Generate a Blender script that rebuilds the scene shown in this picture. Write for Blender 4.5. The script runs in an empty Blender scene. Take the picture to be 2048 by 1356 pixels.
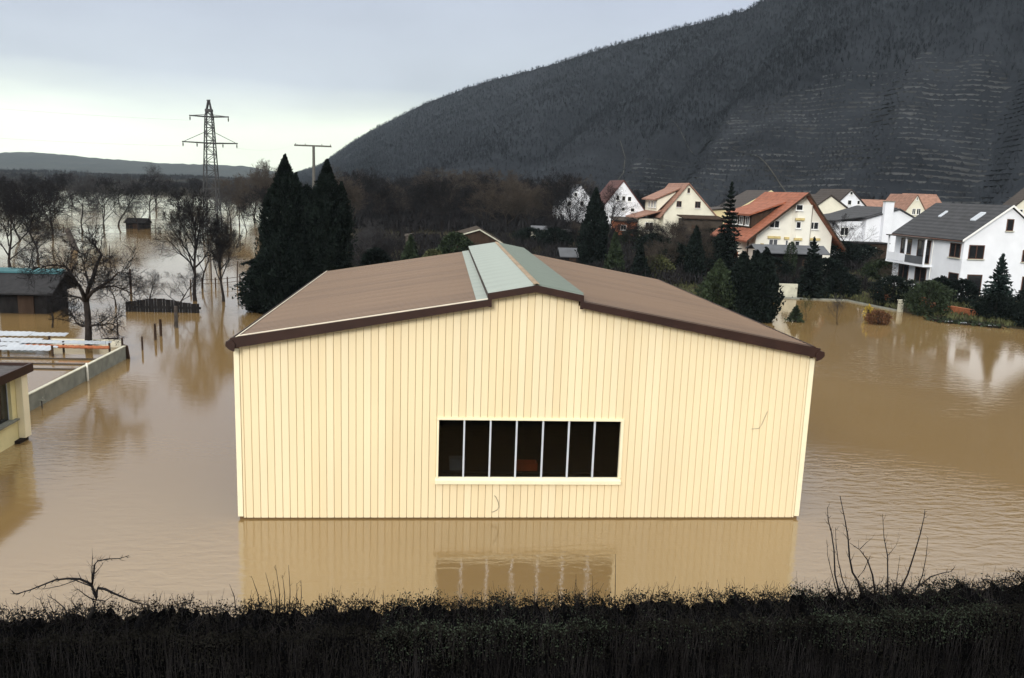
import bpy, math, random
import numpy as np
from mathutils import Matrix, Vector, noise as mnoise

# ------------------------------------------------------------------ camera
IMG_W, IMG_H, FPX = 2048.0, 1356.0, 1637.8
CAM = np.array([5.4496, -21.9208, 9.2298])
YAW, PITCH, ROLL = 0.0889, 0.1812, 0.0344
_f = np.array([math.sin(YAW)*math.cos(PITCH), math.cos(YAW)*math.cos(PITCH), -math.sin(PITCH)])
_r0 = np.array([math.cos(YAW), -math.sin(YAW), 0.0]); _u0 = np.cross(_r0, _f)
RGT = math.cos(ROLL)*_r0 + math.sin(ROLL)*_u0
UPV = -math.sin(ROLL)*_r0 + math.cos(ROLL)*_u0
scene = bpy.context.scene
col = scene.collection
cam_d = bpy.data.cameras.new('camera'); cam = bpy.data.objects.new('camera', cam_d); col.objects.link(cam)
cam_d.sensor_width = 36.0; cam_d.lens = FPX/IMG_W*36.0
cam_d.clip_start = 0.1; cam_d.clip_end = 12000
m4 = Matrix.Identity(4)
for i in range(3):
    m4[i][0] = RGT[i]; m4[i][1] = UPV[i]; m4[i][2] = -_f[i]; m4[i][3] = CAM[i]
cam.matrix_world = m4
scene.camera = cam

# ------------------------------------------------------------------ sky, sun, exposure
SUN_EL, SUN_AZ = math.radians(25), math.radians(205)      # azimuth clockwise from +Y
world = bpy.data.worlds.new('World'); scene.world = world; world.use_nodes = True
nt = world.node_tree; nt.nodes.clear(); L = nt.links.new
out = nt.nodes.new('ShaderNodeOutputWorld')
sky = nt.nodes.new('ShaderNodeTexSky'); sky.sky_type = 'NISHITA'; sky.sun_disc = False
sky.sun_elevation = SUN_EL; sky.sun_rotation = SUN_AZ; sky.dust_density = 3.0
bg1 = nt.nodes.new('ShaderNodeBackground'); bg1.inputs['Strength'].default_value = 0.05
L(sky.outputs[0], bg1.inputs['Color'])
tc = nt.nodes.new('ShaderNodeTexCoord'); sep = nt.nodes.new('ShaderNodeSeparateXYZ')
L(tc.outputs['Generated'], sep.inputs[0])
mp = nt.nodes.new('ShaderNodeMapping'); mp.inputs['Scale'].default_value = (2.0, 2.0, 11.0)
L(tc.outputs['Generated'], mp.inputs[0])
nz = nt.nodes.new('ShaderNodeTexNoise'); nz.inputs['Scale'].default_value = 1.3; nz.inputs['Detail'].default_value = 5
L(mp.outputs[0], nz.inputs['Vector'])
ma = nt.nodes.new('ShaderNodeMath'); ma.operation = 'MULTIPLY_ADD'
ma.inputs[1].default_value = 0.07; ma.inputs[2].default_value = -0.035
L(nz.outputs['Fac'], ma.inputs[0])
ad = nt.nodes.new('ShaderNodeMath'); ad.operation = 'ADD'; L(sep.outputs['Z'], ad.inputs[0]); L(ma.outputs[0], ad.inputs[1])
rp = nt.nodes.new('ShaderNodeValToRGB')
e = rp.color_ramp.elements
e[0].position = 0.0; e[0].color = (0.56, 0.60, 0.49, 1)
e[1].position = 1.0; e[1].color = (0.90, 0.89, 0.86, 1)
for pos, c in ((0.06, (0.55, 0.59, 0.49, 1)), (0.085, (0.39, 0.42, 0.40, 1)), (0.115, (0.295, 0.32, 0.35, 1)), (0.24, (0.24, 0.262, 0.318, 1)), (0.33, (0.31, 0.325, 0.355, 1)), (0.45, (0.50, 0.50, 0.495, 1)), (0.65, (0.74, 0.73, 0.70, 1))):
    k = e.new(pos); k.color = c
L(ad.outputs[0], rp.inputs[0])
mp2 = nt.nodes.new('ShaderNodeMapping'); mp2.inputs['Scale'].default_value = (1.5, 1.5, 4.0); L(tc.outputs['Generated'], mp2.inputs[0])
nz2 = nt.nodes.new('ShaderNodeTexNoise'); nz2.inputs['Scale'].default_value = 1.6; nz2.inputs['Detail'].default_value = 6; L(mp2.outputs[0], nz2.inputs['Vector'])
mr = nt.nodes.new('ShaderNodeMapRange'); mr.inputs['From Min'].default_value = .3; mr.inputs['From Max'].default_value = .7
mr.inputs['To Min'].default_value = .87; mr.inputs['To Max'].default_value = 1.12; L(nz2.outputs['Fac'], mr.inputs[0])
bg2 = nt.nodes.new('ShaderNodeBackground'); L(rp.outputs[0], bg2.inputs['Color']); L(mr.outputs[0], bg2.inputs['Strength'])
mx = nt.nodes.new('ShaderNodeMixShader'); mx.inputs[0].default_value = 0.92
L(bg1.outputs[0], mx.inputs[1]); L(bg2.outputs[0], mx.inputs[2]); L(mx.outputs[0], out.inputs['Surface'])

sd = bpy.data.lights.new('sun', 'SUN'); sd.energy = 1.15; sd.angle = math.radians(22); sd.color = (1.0, 0.97, 0.91)
sun = bpy.data.objects.new('sun', sd); col.objects.link(sun)
to_sun = Vector((math.sin(SUN_AZ)*math.cos(SUN_EL), math.cos(SUN_AZ)*math.cos(SUN_EL), math.sin(SUN_EL)))
sun.rotation_euler = to_sun.to_track_quat('Z', 'Y').to_euler()
vs = scene.view_settings
vs.view_transform = 'Standard'; vs.look = 'None'; vs.gamma = 1.0; vs.use_curve_mapping = False; vs.exposure = 1.2
scene.render.engine = 'CYCLES'
scene.cycles.max_bounces = 6; scene.cycles.volume_bounces = 0
scene.cycles.transparent_max_bounces = 8

# ------------------------------------------------------------------ survey helpers: sight lines to points of the place
def ray(px, py): return _f + (px-IMG_W/2)/FPX*RGT - (py-IMG_H/2)/FPX*UPV
def onZ(px, py, z=0.0):
    d = ray(px, py); return CAM + (z-CAM[2])/d[2]*d
def onY(px, py, Y):
    d = ray(px, py); return CAM + (Y-CAM[1])/d[1]*d
def onX(px, py, X):
    d = ray(px, py); return CAM + (X-CAM[0])/d[0]*d

# ------------------------------------------------------------------ materials
def M(name, c, rough=0.8, var=0.2, scale=3.0, bump=0.0, bscale=None, spec=0.3, metal=0.0, c2=None, stretch=(1, 1, 1), detail=4):
    m = bpy.data.materials.new(name); m.use_nodes = True
    t = m.node_tree; b = t.nodes['Principled BSDF']
    b.inputs['Roughness'].default_value = rough; b.inputs['Metallic'].default_value = metal
    b.inputs['Specular IOR Level'].default_value = spec
    co = t.nodes.new('ShaderNodeTexCoord'); mpn = t.nodes.new('ShaderNodeMapping'); mpn.inputs['Scale'].default_value = stretch
    t.links.new(co.outputs['Object'], mpn.inputs[0])
    n = t.nodes.new('ShaderNodeTexNoise'); n.inputs['Scale'].default_value = scale; n.inputs['Detail'].default_value = detail
    t.links.new(mpn.outputs[0], n.inputs['Vector'])
    r = t.nodes.new('ShaderNodeValToRGB'); e = r.color_ramp.elements
    e[0].position = .3; e[1].position = .7
    lo = c2 if c2 else tuple(v*(1-var) for v in c); hi = c if c2 else tuple(min(1, v*(1+var)) for v in c)
    e[0].color = (*lo, 1); e[1].color = (*hi, 1)
    t.links.new(n.outputs['Fac'], r.inputs[0]); t.links.new(r.outputs[0], b.inputs['Base Color'])
    if bump:
        n2 = t.nodes.new('ShaderNodeTexNoise'); n2.inputs['Scale'].default_value = bscale or scale*4; n2.inputs['Detail'].default_value = 4
        t.links.new(mpn.outputs[0], n2.inputs['Vector'])
        bp = t.nodes.new('ShaderNodeBump'); bp.inputs['Strength'].default_value = bump; bp.inputs['Distance'].default_value = 0.05
        t.links.new(n2.outputs['Fac'], bp.inputs['Height']); t.links.new(bp.outputs[0], b.inputs['Normal'])
    return m

def tile_mat(name, c, period=0.34):
    m = M(name, c, rough=.75, var=.25, scale=1.6)
    t = m.node_tree; b = t.nodes['Principled BSDF']
    co = t.nodes.new('ShaderNodeTexCoord'); w = t.nodes.new('ShaderNodeTexWave'); w.wave_type = 'BANDS'; w.bands_direction = 'Z'
    w.inputs['Scale'].default_value = 1.0/period/3.0; w.inputs['Distortion'].default_value = .6; w.inputs['Detail Scale'].default_value = 3
    t.links.new(co.outputs['Object'], w.inputs['Vector'])
    bp = t.nodes.new('ShaderNodeBump'); bp.inputs['Strength'].default_value = .5; bp.inputs['Distance'].default_value = .06
    t.links.new(w.outputs['Fac'], bp.inputs['Height']); t.links.new(bp.outputs[0], b.inputs['Normal'])
    return m

def glass_mat(name, tint=(.3, .33, .36)):
    m = bpy.data.materials.new(name); m.use_nodes = True; t = m.node_tree; t.nodes.clear()
    o = t.nodes.new('ShaderNodeOutputMaterial'); tr = t.nodes.new('ShaderNodeBsdfTransparent'); tr.inputs[0].default_value = (*tint, 1)
    g = t.nodes.new('ShaderNodeBsdfGlossy'); g.inputs['Roughness'].default_value = .03; g.inputs['Color'].default_value = (.9, .92, .95, 1)
    fr = t.nodes.new('ShaderNodeFresnel'); fr.inputs[0].default_value = 1.45
    mxx = t.nodes.new('ShaderNodeMixShader'); t.links.new(fr.outputs[0], mxx.inputs[0]); t.links.new(tr.outputs[0], mxx.inputs[1]); t.links.new(g.outputs[0], mxx.inputs[2])
    t.links.new(mxx.outputs[0], o.inputs[0]); return m

MT = dict(
    cream=M('cream_cladding', (.785, .66, .43), rough=.5, var=.035, scale=.9, spec=.3, stretch=(1, 1, .25)),
    cream2=M('cream_cladding_deep', (.77, .64, .41), rough=.5, var=.04, scale=.9, spec=.3, stretch=(1, 1, .25)),  # slightly deeper cream, dealt to boards at random
    cream3=M('cream_cladding_pale', (.80, .68, .455), rough=.5, var=.035, scale=.9, spec=.3, stretch=(1, 1, .25)),
    groove=M('groove_brown', (.17, .105, .05), rough=.9),
    creamtrim=M('cream_trim', (.84, .76, .54), rough=.45, var=.04, scale=2),
    fascia=M('dark_brown_metal', (.030, .013, .009), rough=.5, var=.2, scale=2),
    roofbrown=M('brown_roof_sheet', (.165, .110, .073), rough=.5, var=.16, scale=.55, spec=.35, stretch=(.4, 1.5, 1), detail=6),
    roofbrown2=M('brown_roof_sheet_worn', (.148, .099, .067), rough=.5, var=.18, scale=.55, spec=.35, stretch=(.4, 1.5, 1), detail=6),
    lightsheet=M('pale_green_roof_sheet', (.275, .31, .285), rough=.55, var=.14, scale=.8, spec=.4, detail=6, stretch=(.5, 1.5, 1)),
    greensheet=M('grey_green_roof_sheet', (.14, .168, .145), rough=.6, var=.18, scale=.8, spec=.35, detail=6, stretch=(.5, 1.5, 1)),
    ridgecap=M('ridge_cap_tan', (.27, .20, .13), rough=.7, var=.2, scale=2),
    verge=M('pale_verge_edge', (.66, .60, .48), rough=.5, var=.1),
    alu=M('aluminium_bar', (.62, .66, .72), rough=.4, var=.08, metal=.2),
    dark=M('dark_interior', (.03, .03, .03), spec=.03, rough=.95),
    glass=glass_mat('window_glass', (.55, .58, .6)),
    orange=M('orange_plastic', (.45, .07, .02), rough=.5),
    grey=M('grey_box', (.15, .15, .15), rough=.8),
    yellowwall=M('pale_yellow_render', (.74, .66, .36), rough=.85, var=.06, scale=1.5, bump=.1, bscale=30),
    bitumen=M('roof_felt', (.07, .065, .065), rough=.9, var=.3, scale=4),
    concrete=M('grey_concrete', (.20, .205, .175), rough=.9, var=.22, scale=2.2, bump=.25, bscale=25, detail=8),
    cap=M('pale_coping', (.48, .47, .38), rough=.9, var=.15),
    white=M('white_render', (.74, .76, .80), rough=.85, var=.05, scale=.8, detail=6),
    whitewarm=M('warm_white_render', (.76, .74, .66), rough=.85, var=.06, scale=.8, detail=6),
    creamrender=M('cream_render', (.70, .67, .55), rough=.85, var=.07, scale=.8),
    yellowrender=M('yellow_render', (.62, .53, .31), rough=.85, var=.07, scale=.8),
    redtile=tile_mat('orange_red_tiles', (.255, .088, .048)),
    redtile2=tile_mat('faded_orange_tiles', (.25, .135, .095)),
    maroon=tile_mat('dark_red_tiles', (.085, .032, .026)),
    browntile=tile_mat('dark_brown_tiles', (.042, .033, .028)),
    slate=tile_mat('dark_slate_roof', (.035, .036, .040)),
    greyroof=M('grey_sheet_roof', (.085, .09, .10), rough=.75, var=.15, scale=1.2),
    windark=M('dark_window_glass', (.012, .013, .015), rough=.08, var=.1, spec=.5),
    winbrown=M('brown_window_frame', (.10, .045, .03), rough=.6),
    winwhite=M('white_window_frame', (.78, .78, .76), rough=.5, var=.04),
    shutter=M('ochre_roller_box', (.55, .44, .20), rough=.7),
    timber=M('dark_timber', (.045, .03, .022), spec=.03, rough=.9, var=.35, scale=3, stretch=(1, 1, .2)),
    blacktimber=M('tarred_timber', (.015, .014, .014), spec=.03, rough=.9, var=.4, scale=3, stretch=(1, 1, .3)),
    teal=M('teal_sheet_roof', (.03, .105, .12), rough=.5, var=.15),
    feltblack=M('black_roof_felt', (.018, .018, .02), rough=.85, var=.3, scale=3),
    brick=M('orange_brick', (.32, .11, .05), rough=.9, var=.3, scale=6),
    bark=M('dark_bark', (.028, .023, .021), spec=.03, rough=.95, var=.35, scale=4, bump=.4, bscale=12),
    barkgrey=M('grey_bark', (.075, .065, .058), spec=.03, rough=.95, var=.35, scale=4, bump=.4, bscale=12),
    twig=M('dark_twigs', (.018, .017, .018), spec=.03, rough=.95, var=.3, scale=1),
    twigbrown=M('brown_twigs', (.060, .049, .040), spec=.03, rough=.95, var=.3, scale=1),
    twiggrey=M('grey_twigs', (.048, .047, .049), spec=.03, rough=.95, var=.3, scale=1),
    thuja=M('dark_evergreen', (.009, .0135, .0115), rough=.85, var=.55, scale=1.3, spec=.05),
    spruce=M('blue_green_needles', (.018, .029, .026), rough=.85, var=.5, scale=1.5, spec=.05),
    shrub=M('dull_green_leaves', (.024, .036, .018), rough=.8, var=.55, scale=1.5, spec=.2),
    olive=M('olive_leaves', (.065, .07, .03), rough=.8, var=.45, scale=1.5, spec=.2),
    yellowleaf=M('yellow_leaves', (.35, .25, .03), rough=.8, var=.3),
    rustleaf=M('rust_brown_leaves', (.10, .045, .02), rough=.9, var=.4),
    hedgeleaf=M('hedge_leaves', (.010, .0095, .0075), rough=.9, var=.8, scale=1.1, spec=.05),
    hedgegreen=M('hedge_green_leaves', (.024, .033, .020), rough=.75, var=.5, scale=2, spec=.2),
    hedgestem=M('hedge_stems', (.020, .018, .018), rough=.95, var=.7, scale=2, spec=.02),
    thicket=M('hedge_core_shade', (.0025, .0025, .0028), rough=1, var=.6, scale=4, spec=0),  # shade deep in the hedge, put into the core's near-black colour
    saplingbark=M('black_wet_bark', (.010, .009, .009), rough=.9, var=.4, scale=9, spec=.1),
    steel=M('galvanised_steel', (.05, .05, .052), rough=.7, var=.2, metal=.2),
    pole=M('concrete_mast', (.09, .085, .075), rough=.8),
    sheetwhite=M('white_corrugated_sheet', (.40, .43, .47), rough=.6, var=.08, scale=1.5),
    polewhite=M('white_pole', (.60, .58, .50), rough=.6),
)

def water_mat():
    m = bpy.data.materials.new('muddy_flood_water'); m.use_nodes = True; t = m.node_tree; b = t.nodes['Principled BSDF']; Lk = t.links.new
    co = t.nodes.new('ShaderNodeTexCoord')
    n = t.nodes.new('ShaderNodeTexNoise'); n.inputs['Scale'].default_value = .045; n.inputs['Detail'].default_value = 5
    Lk(co.outputs['Object'], n.inputs['Vector'])
    r = t.nodes.new('ShaderNodeValToRGB'); e = r.color_ramp.elements
    e[0].position = .3; e[0].color = (.198, .126, .050, 1); e[1].position = .7; e[1].color = (.230, .152, .066, 1)
    Lk(n.outputs['Fac'], r.inputs[0]); Lk(r.outputs[0], b.inputs['Base Color'])
    b.inputs['Roughness'].default_value = .07; b.inputs['IOR'].default_value = 2.2
    # ripples: fine wind chop in patches over a broad slow swell
    mp = t.nodes.new('ShaderNodeMapping'); mp.inputs['Scale'].default_value = (1.0, 2.6, 1); mp.inputs['Rotation'].default_value = (0, 0, .25)
    Lk(co.outputs['Object'], mp.inputs[0])
    n1 = t.nodes.new('ShaderNodeTexNoise'); n1.inputs['Scale'].default_value = 1.5; n1.inputs['Detail'].default_value = 4; n1.inputs['Distortion'].default_value = .5
    Lk(mp.outputs[0], n1.inputs['Vector'])
    n2 = t.nodes.new('ShaderNodeTexNoise'); n2.inputs['Scale'].default_value = .075; n2.inputs['Detail'].default_value = 2
    Lk(co.outputs['Object'], n2.inputs['Vector'])
    mr = t.nodes.new('ShaderNodeMapRange'); mr.inputs['From Min'].default_value = .47; mr.inputs['From Max'].default_value = .62
    mr.inputs['To Min'].default_value = .10; mr.inputs['To Max'].default_value = .85; Lk(n2.outputs['Fac'], mr.inputs[0])
    mu = t.nodes.new('ShaderNodeMath'); mu.operation = 'MULTIPLY'; Lk(n1.outputs['Fac'], mu.inputs[0]); Lk(mr.outputs[0], mu.inputs[1])
    n3 = t.nodes.new('ShaderNodeTexNoise'); n3.inputs['Scale'].default_value = 7; n3.inputs['Detail'].default_value = 3
    Lk(mp.outputs[0], n3.inputs['Vector'])
    m3 = t.nodes.new('ShaderNodeMath'); m3.operation = 'MULTIPLY_ADD'; m3.inputs[1].default_value = .035; Lk(n3.outputs['Fac'], m3.inputs[0]); Lk(mu.outputs[0], m3.inputs[2])
    bp = t.nodes.new('ShaderNodeBump'); bp.inputs['Strength'].default_value = .42; bp.inputs['Distance'].default_value = .05
    Lk(m3.outputs[0], bp.inputs['Height']); Lk(bp.outputs[0], b.inputs['Normal'])
    return m
MT['water'] = water_mat()
MT['ground'] = M('winter_meadow', (.045, .038, .025), spec=.03, rough=.95, var=.4, scale=.12, c2=(.022, .021, .014), bump=.6, bscale=1.5, detail=8)
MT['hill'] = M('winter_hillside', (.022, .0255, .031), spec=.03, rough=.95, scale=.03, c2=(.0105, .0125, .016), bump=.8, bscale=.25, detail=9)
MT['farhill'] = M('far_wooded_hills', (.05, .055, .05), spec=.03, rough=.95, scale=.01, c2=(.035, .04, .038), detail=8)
MT['terrace'] = M('terrace_stone', (.052, .054, .056), spec=.03, rough=.95, var=.6, scale=.05)
MT['wood'] = M('bare_wood', (.0165, .019, .0232), spec=.03, rough=.95, var=.5, scale=.02)
MT['scrub'] = M('hill_scrub', (.026, .029, .034), spec=.03, rough=.95, var=.5, scale=.05)
MT['path'] = M('vineyard_path', (.06, .056, .048), spec=.03, rough=.95, var=.3, scale=.1)

# ------------------------------------------------------------------ mesh helpers
def link(name, mesh, mat=None, parent=None, loc=(0, 0, 0)):
    o = bpy.data.objects.new(name, mesh); col.objects.link(o); o.location = loc
    if mat is not None and not mesh.materials: mesh.materials.append(mat)
    if parent is not None: o.parent = parent
    return o
def tag(o, label=None, cat=None, group=None, kind=None):
    if label: o['label'] = label
    if cat: o['category'] = cat
    if group: o['group'] = group
    if kind: o['kind'] = kind
    return o
def thing(name, label, cat, loc=(0, 0, 0), group=None):
    o = bpy.data.objects.new(name, None); col.objects.link(o); o.location = loc; o.empty_display_size = .2
    return tag(o, label, cat, group)
def mesh_np(name, V, F, smooth=False):
    V = np.asarray(V, np.float32); F = np.asarray(F, np.int32); me = bpy.data.meshes.new(name)
    k = F.shape[1]
    me.vertices.add(len(V)); me.vertices.foreach_set('co', V.ravel())
    me.loops.add(F.size); me.loops.foreach_set('vertex_index', F.ravel())
    me.polygons.add(len(F)); me.polygons.foreach_set('loop_start', np.arange(0, F.size, k, dtype=np.int32))
    if smooth: me.polygons.foreach_set('use_smooth', np.ones(len(F), bool))
    me.update(calc_edges=True); return me
class MB:
    def __init__(s): s.v = []; s.f = []
    def add(s, vs, fs):
        b = len(s.v); s.v += [tuple(map(float, p)) for p in vs]; s.f += [tuple(i+b for i in q) for q in fs]; return s
    def box(s, x0, x1, y0, y1, z0, z1):
        return s.add([(x0, y0, z0), (x1, y0, z0), (x1, y1, z0), (x0, y1, z0), (x0, y0, z1), (x1, y0, z1), (x1, y1, z1), (x0, y1, z1)],
                     [(0, 3, 2, 1), (4, 5, 6, 7), (0, 1, 5, 4), (1, 2, 6, 5), (2, 3, 7, 6), (3, 0, 4, 7)])
    def prism(s, poly, axis, a, b):
        """closed outline (u, z) extruded along 'x' or 'y' between a and b"""
        n = len(poly)
        if axis == 'y': A = [(u, a, z) for u, z in poly]; B = [(u, b, z) for u, z in poly]
        else: A = [(a, u, z) for u, z in poly]; B = [(b, u, z) for u, z in poly]
        return s.add(A+B, [tuple(range(n)), tuple(range(2*n-1, n-1, -1))]+[(i, n+i, n+(i+1) % n, (i+1) % n) for i in range(n)])
    def tube(s, pts, rad, n=6):
        pts = [np.array(p, float) for p in pts]
        if not hasattr(rad, '__len__'): rad = [rad]*len(pts)
        b = len(s.v)
        for i, p in enumerate(pts):
            d = pts[min(i+1, len(pts)-1)]-pts[max(i-1, 0)]; d = d/(np.linalg.norm(d)+1e-9)
            a = np.cross(d, (0, 0, 1.0)) if abs(d[2]) < .9 else np.cross(d, (1.0, 0, 0)); a /= np.linalg.norm(a); c = np.cross(d, a)
            for k in range(n):
                t = 2*math.pi*k/n; q = p+rad[i]*(math.cos(t)*a+math.sin(t)*c); s.v.append(tuple(map(float, q)))
        for i in range(len(pts)-1):
            for k in range(n):
                s.f.append((b+i*n+k, b+i*n+(k+1) % n, b+(i+1)*n+(k+1) % n, b+(i+1)*n+k))
        s.f.append(tuple(b+k for k in range(n))[::-1]); s.f.append(tuple(b+(len(pts)-1)*n+k for k in range(n)))
        return s
    def mesh(s, name, smooth=False):
        me = bpy.data.meshes.new(name); me.from_pydata(s.v, [], s.f); me.validate()
        if smooth: me.polygons.foreach_set('use_smooth', [True]*len(me.polygons))
        me.update(); return me
    def build(s, name, mat, parent=None, loc=(0, 0, 0), smooth=False):
        o = link(name, s.mesh(name, smooth), MT[mat] if isinstance(mat, str) else mat, parent)
        base = parent.matrix_world.translation if False else None
        o.location = loc; return o
def child_box(name, mat, parent, x0, x1, y0, y1, z0, z1, smooth=False):
    return MB().box(x0, x1, y0, y1, z0, z1).build(name, mat, parent)
def bevelled(o, w=.01, seg=2):
    md = o.modifiers.new('bevel', 'BEVEL'); md.width = w; md.segments = seg; md.limit_method = 'ANGLE'; return o

def prisms(S, k=3):
    """S: (n,8) p0 p1 r0 r1 -> thin k-sided limbs"""
    S = np.asarray(S, float); p0, p1, r0, r1 = S[:, :3], S[:, 3:6], S[:, 6], S[:, 7]
    d = p1-p0; d /= np.linalg.norm(d, axis=1, keepdims=True)+1e-9
    ref = np.where(np.abs(d[:, 2:3]) < .9, np.array([[0, 0, 1.0]]), np.array([[1.0, 0, 0]]))
    a = np.cross(d, ref); a /= np.linalg.norm(a, axis=1, keepdims=True)+1e-9; c = np.cross(d, a)
    V = []
    for P, r in ((p0, r0), (p1, r1)):
        for j in range(k):
            t = 2*math.pi*j/k; V.append(P+r[:, None]*(math.cos(t)*a+math.sin(t)*c))
    V = np.stack(V, 1).reshape(-1, 3); b = np.arange(len(S))[:, None]*2*k
    F = np.concatenate([np.concatenate([b+j, b+(j+1) % k, b+k+(j+1) % k, b+k+j], 1) for j in range(k)])
    return V, F
def leaf_tris(rng, P, size, up=0.3, jit=.5, aspect=.55, D=None):
    """small pointed leaf or spray faces at points P; D optional main directions"""
    n = len(P); d = rng.normal(size=(n, 3)); d[:, 2] += up
    if D is not None: d = D+jit*d
    d /= np.linalg.norm(d, axis=1, keepdims=True)+1e-9
    a = np.cross(d, rng.normal(size=(n, 3))); a /= np.linalg.norm(a, axis=1, keepdims=True)+1e-9
    s = size*rng.uniform(.6, 1.4, (n, 1))
    c = np.cross(d, a)*.18*s
    V = np.stack([P-d*s*.5, P+a*s*aspect*.5+c, P+d*s*.5, P-a*s*aspect*.5+c], 1).reshape(-1, 3)
    F = np.arange(n*4).reshape(n, 4)
    return V, F

# ------------------------------------------------------------------ terrain and water
SH = np.array([(-3000, 470), (-200, 430), (-65, 400), (-14, 110), (-9, 60), (-6, 42), (23, 42), (24, 37.2), (30.3, 37), (31, 51.8), (43, 51.3), (44.4, 45), (46, 38.6), (49, 36.2), (60, 29), (90, 22), (3000, 20)], float)
def shore(x): return np.interp(x, SH[:, 0], SH[:, 1])
def ground_z(x, y):
    x = np.asarray(x, float); y = np.asarray(y, float)
    d = y-shore(x)
    z = np.clip(-.15+d*.35, -1.6, .18)+np.clip(d-1, 0, 1500)*.016
    z = np.minimum(z, 9)
    bank = np.clip(-.7+(-8.2-y)*.6, -1.6, .75)
    return np.maximum(z, bank)
def axis_pts(fine0, fine1, step, far, grow=1.18):
    a = list(np.arange(fine0, fine1+1e-6, step)); s = step; v = a[-1]; hi = []
    while v < far: s *= grow; v += s; hi.append(min(v, far))
    s = step; v = a[0]; lo = []
    while v > -far: s *= grow; v -= s; lo.append(max(v, -far))
    return np.array(lo[::-1]+a+hi)
gx = axis_pts(-70, 130, 1.6, 3000); gy = axis_pts(-24, 190, 1.6, 3000)
XX, YY = np.meshgrid(gx, gy); ZZ = ground_z(XX, YY)
rng = np.random.default_rng(3)
ZZ = ZZ+np.where(ZZ > .1, .10*rng.normal(size=ZZ.shape), 0)
nx, ny = len(gx), len(gy); idx = np.arange(nx*ny).reshape(ny, nx)
F = np.stack([idx[:-1, :-1], idx[:-1, 1:], idx[1:, 1:], idx[1:, :-1]], -1).reshape(-1, 4)
tag(link('ground', mesh_np('ground', np.stack([XX, YY, ZZ], -1).reshape(-1, 3), F, True), MT['ground']), kind='structure')
w = 2990
tag(MB().add([(-w, -w, 0), (w, -w, 0), (w, w, 0), (-w, w, 0)], [(0, 1, 2, 3)]).build('flood_water', 'water'), kind='structure')

# hill: lofted between a foot line and a ridge line
RPX = [(470, 362, 1900, 420), (560, 356, 1650, 700), (640, 331, 1400, 520), (700, 288, 1230, 430), (755, 255, 1120, 380), (850, 207, 1000, 330), (960, 167, 900, 295), (1100, 131, 800, 265), (1200, 99, 740, 245), (1300, 71, 690, 225), (1400, 46, 640, 210), (1500, 18, 600, 198), (1600, -40, 565, 190), (1700, -105, 540, 184), (1850, -165, 515, 178), (2048, -205, 490, 172), (2300, -225, 460, 165), (2800, -240, 420, 150), (3600, -250, 360, 130)]
NU, NV = 420, 150
us = np.linspace(0, 1, NU); kk = np.linspace(0, 1, len(RPX))
ridge = np.array([onY(px, py, Y) for px, py, Y, _ in RPX])
foot = np.array([onY(px, 400, Yf) for px, py, Y, Yf in RPX]); foot[:, 2] = ground_z(foot[:, 0], foot[:, 1])-.6
def sm(a):
    o = np.stack([np.interp(us, kk, a[:, j]) for j in range(3)], 1)
    for _ in range(4): o[1:-1] = .25*o[:-2]+.5*o[1:-1]+.25*o[2:]
    return o
ridge_u, foot_u = sm(ridge), sm(foot)
pxu = np.interp(us, kk, [r[0] for r in RPX])
def hill_point(ui, v):
    """ui: fractional index array 0..NU-1, v: 0..1 foot to ridge (above 1: behind the ridge)"""
    ui = np.asarray(ui, float); v = np.asarray(v, float)
    rr = np.stack([np.interp(ui, np.arange(NU), ridge_u[:, j]) for j in range(3)], -1)
    ff = np.stack([np.interp(ui, np.arange(NU), foot_u[:, j]) for j in range(3)], -1)
    px = np.interp(ui, np.arange(NU), pxu)
    vv = np.clip(v, 0, 1)[..., None]
    xy = ff[..., :2]*(1-v[..., None])+rr[..., :2]*v[..., None]
    pr = .62*vv[..., 0]+.38*vv[..., 0]**1.6
    z = ff[..., 2]+(rr[..., 2]-ff[..., 2])*pr
    H = rr[..., 2]-ff[..., 2]
    env = np.clip(vv[..., 0]*5, 0, 1)*np.clip((1-vv[..., 0])*4, 0, 1)
    for px0, slope, wd, dep in ((1290, 330, 42, .09), (1190, 300, 30, .045), (960, 420, 55, .07), (1560, 500, 70, .03), (1930, 260, 60, .05), (820, 260, 40, .03)):
        c = px0+slope*vv[..., 0]; z = z-dep*H*env*np.exp(-((px-c)/wd)**2)
    z = z+env*.012*H*np.sin(px*.021+vv[..., 0]*6)+env*.008*H*np.sin(px*.047-vv[..., 0]*9)
    z = np.where(v > 1, rr[..., 2]-(v-1)*H*.25, z)
    return np.concatenate([xy, z[..., None]], -1)
vs_ = np.concatenate([np.linspace(0, 1, NV), np.linspace(1.05, 1.6, 8)])
UI, VV = np.meshgrid(np.arange(NU), vs_)
HP = hill_point(UI, VV)
hn = np.random.default_rng(8).normal(size=HP.shape[:2]); HP[..., 2] += hn*.35*np.clip(VV*8, 0, 1)
idx = np.arange(HP.shape[0]*NU).reshape(HP.shape[0], NU)
F = np.stack([idx[:-1, :-1], idx[:-1, 1:], idx[1:, 1:], idx[1:, :-1]], -1).reshape(-1, 4)
tag(link('hill', mesh_np('hill', HP.reshape(-1, 3), F, True), MT['hill']), kind='structure')

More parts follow.
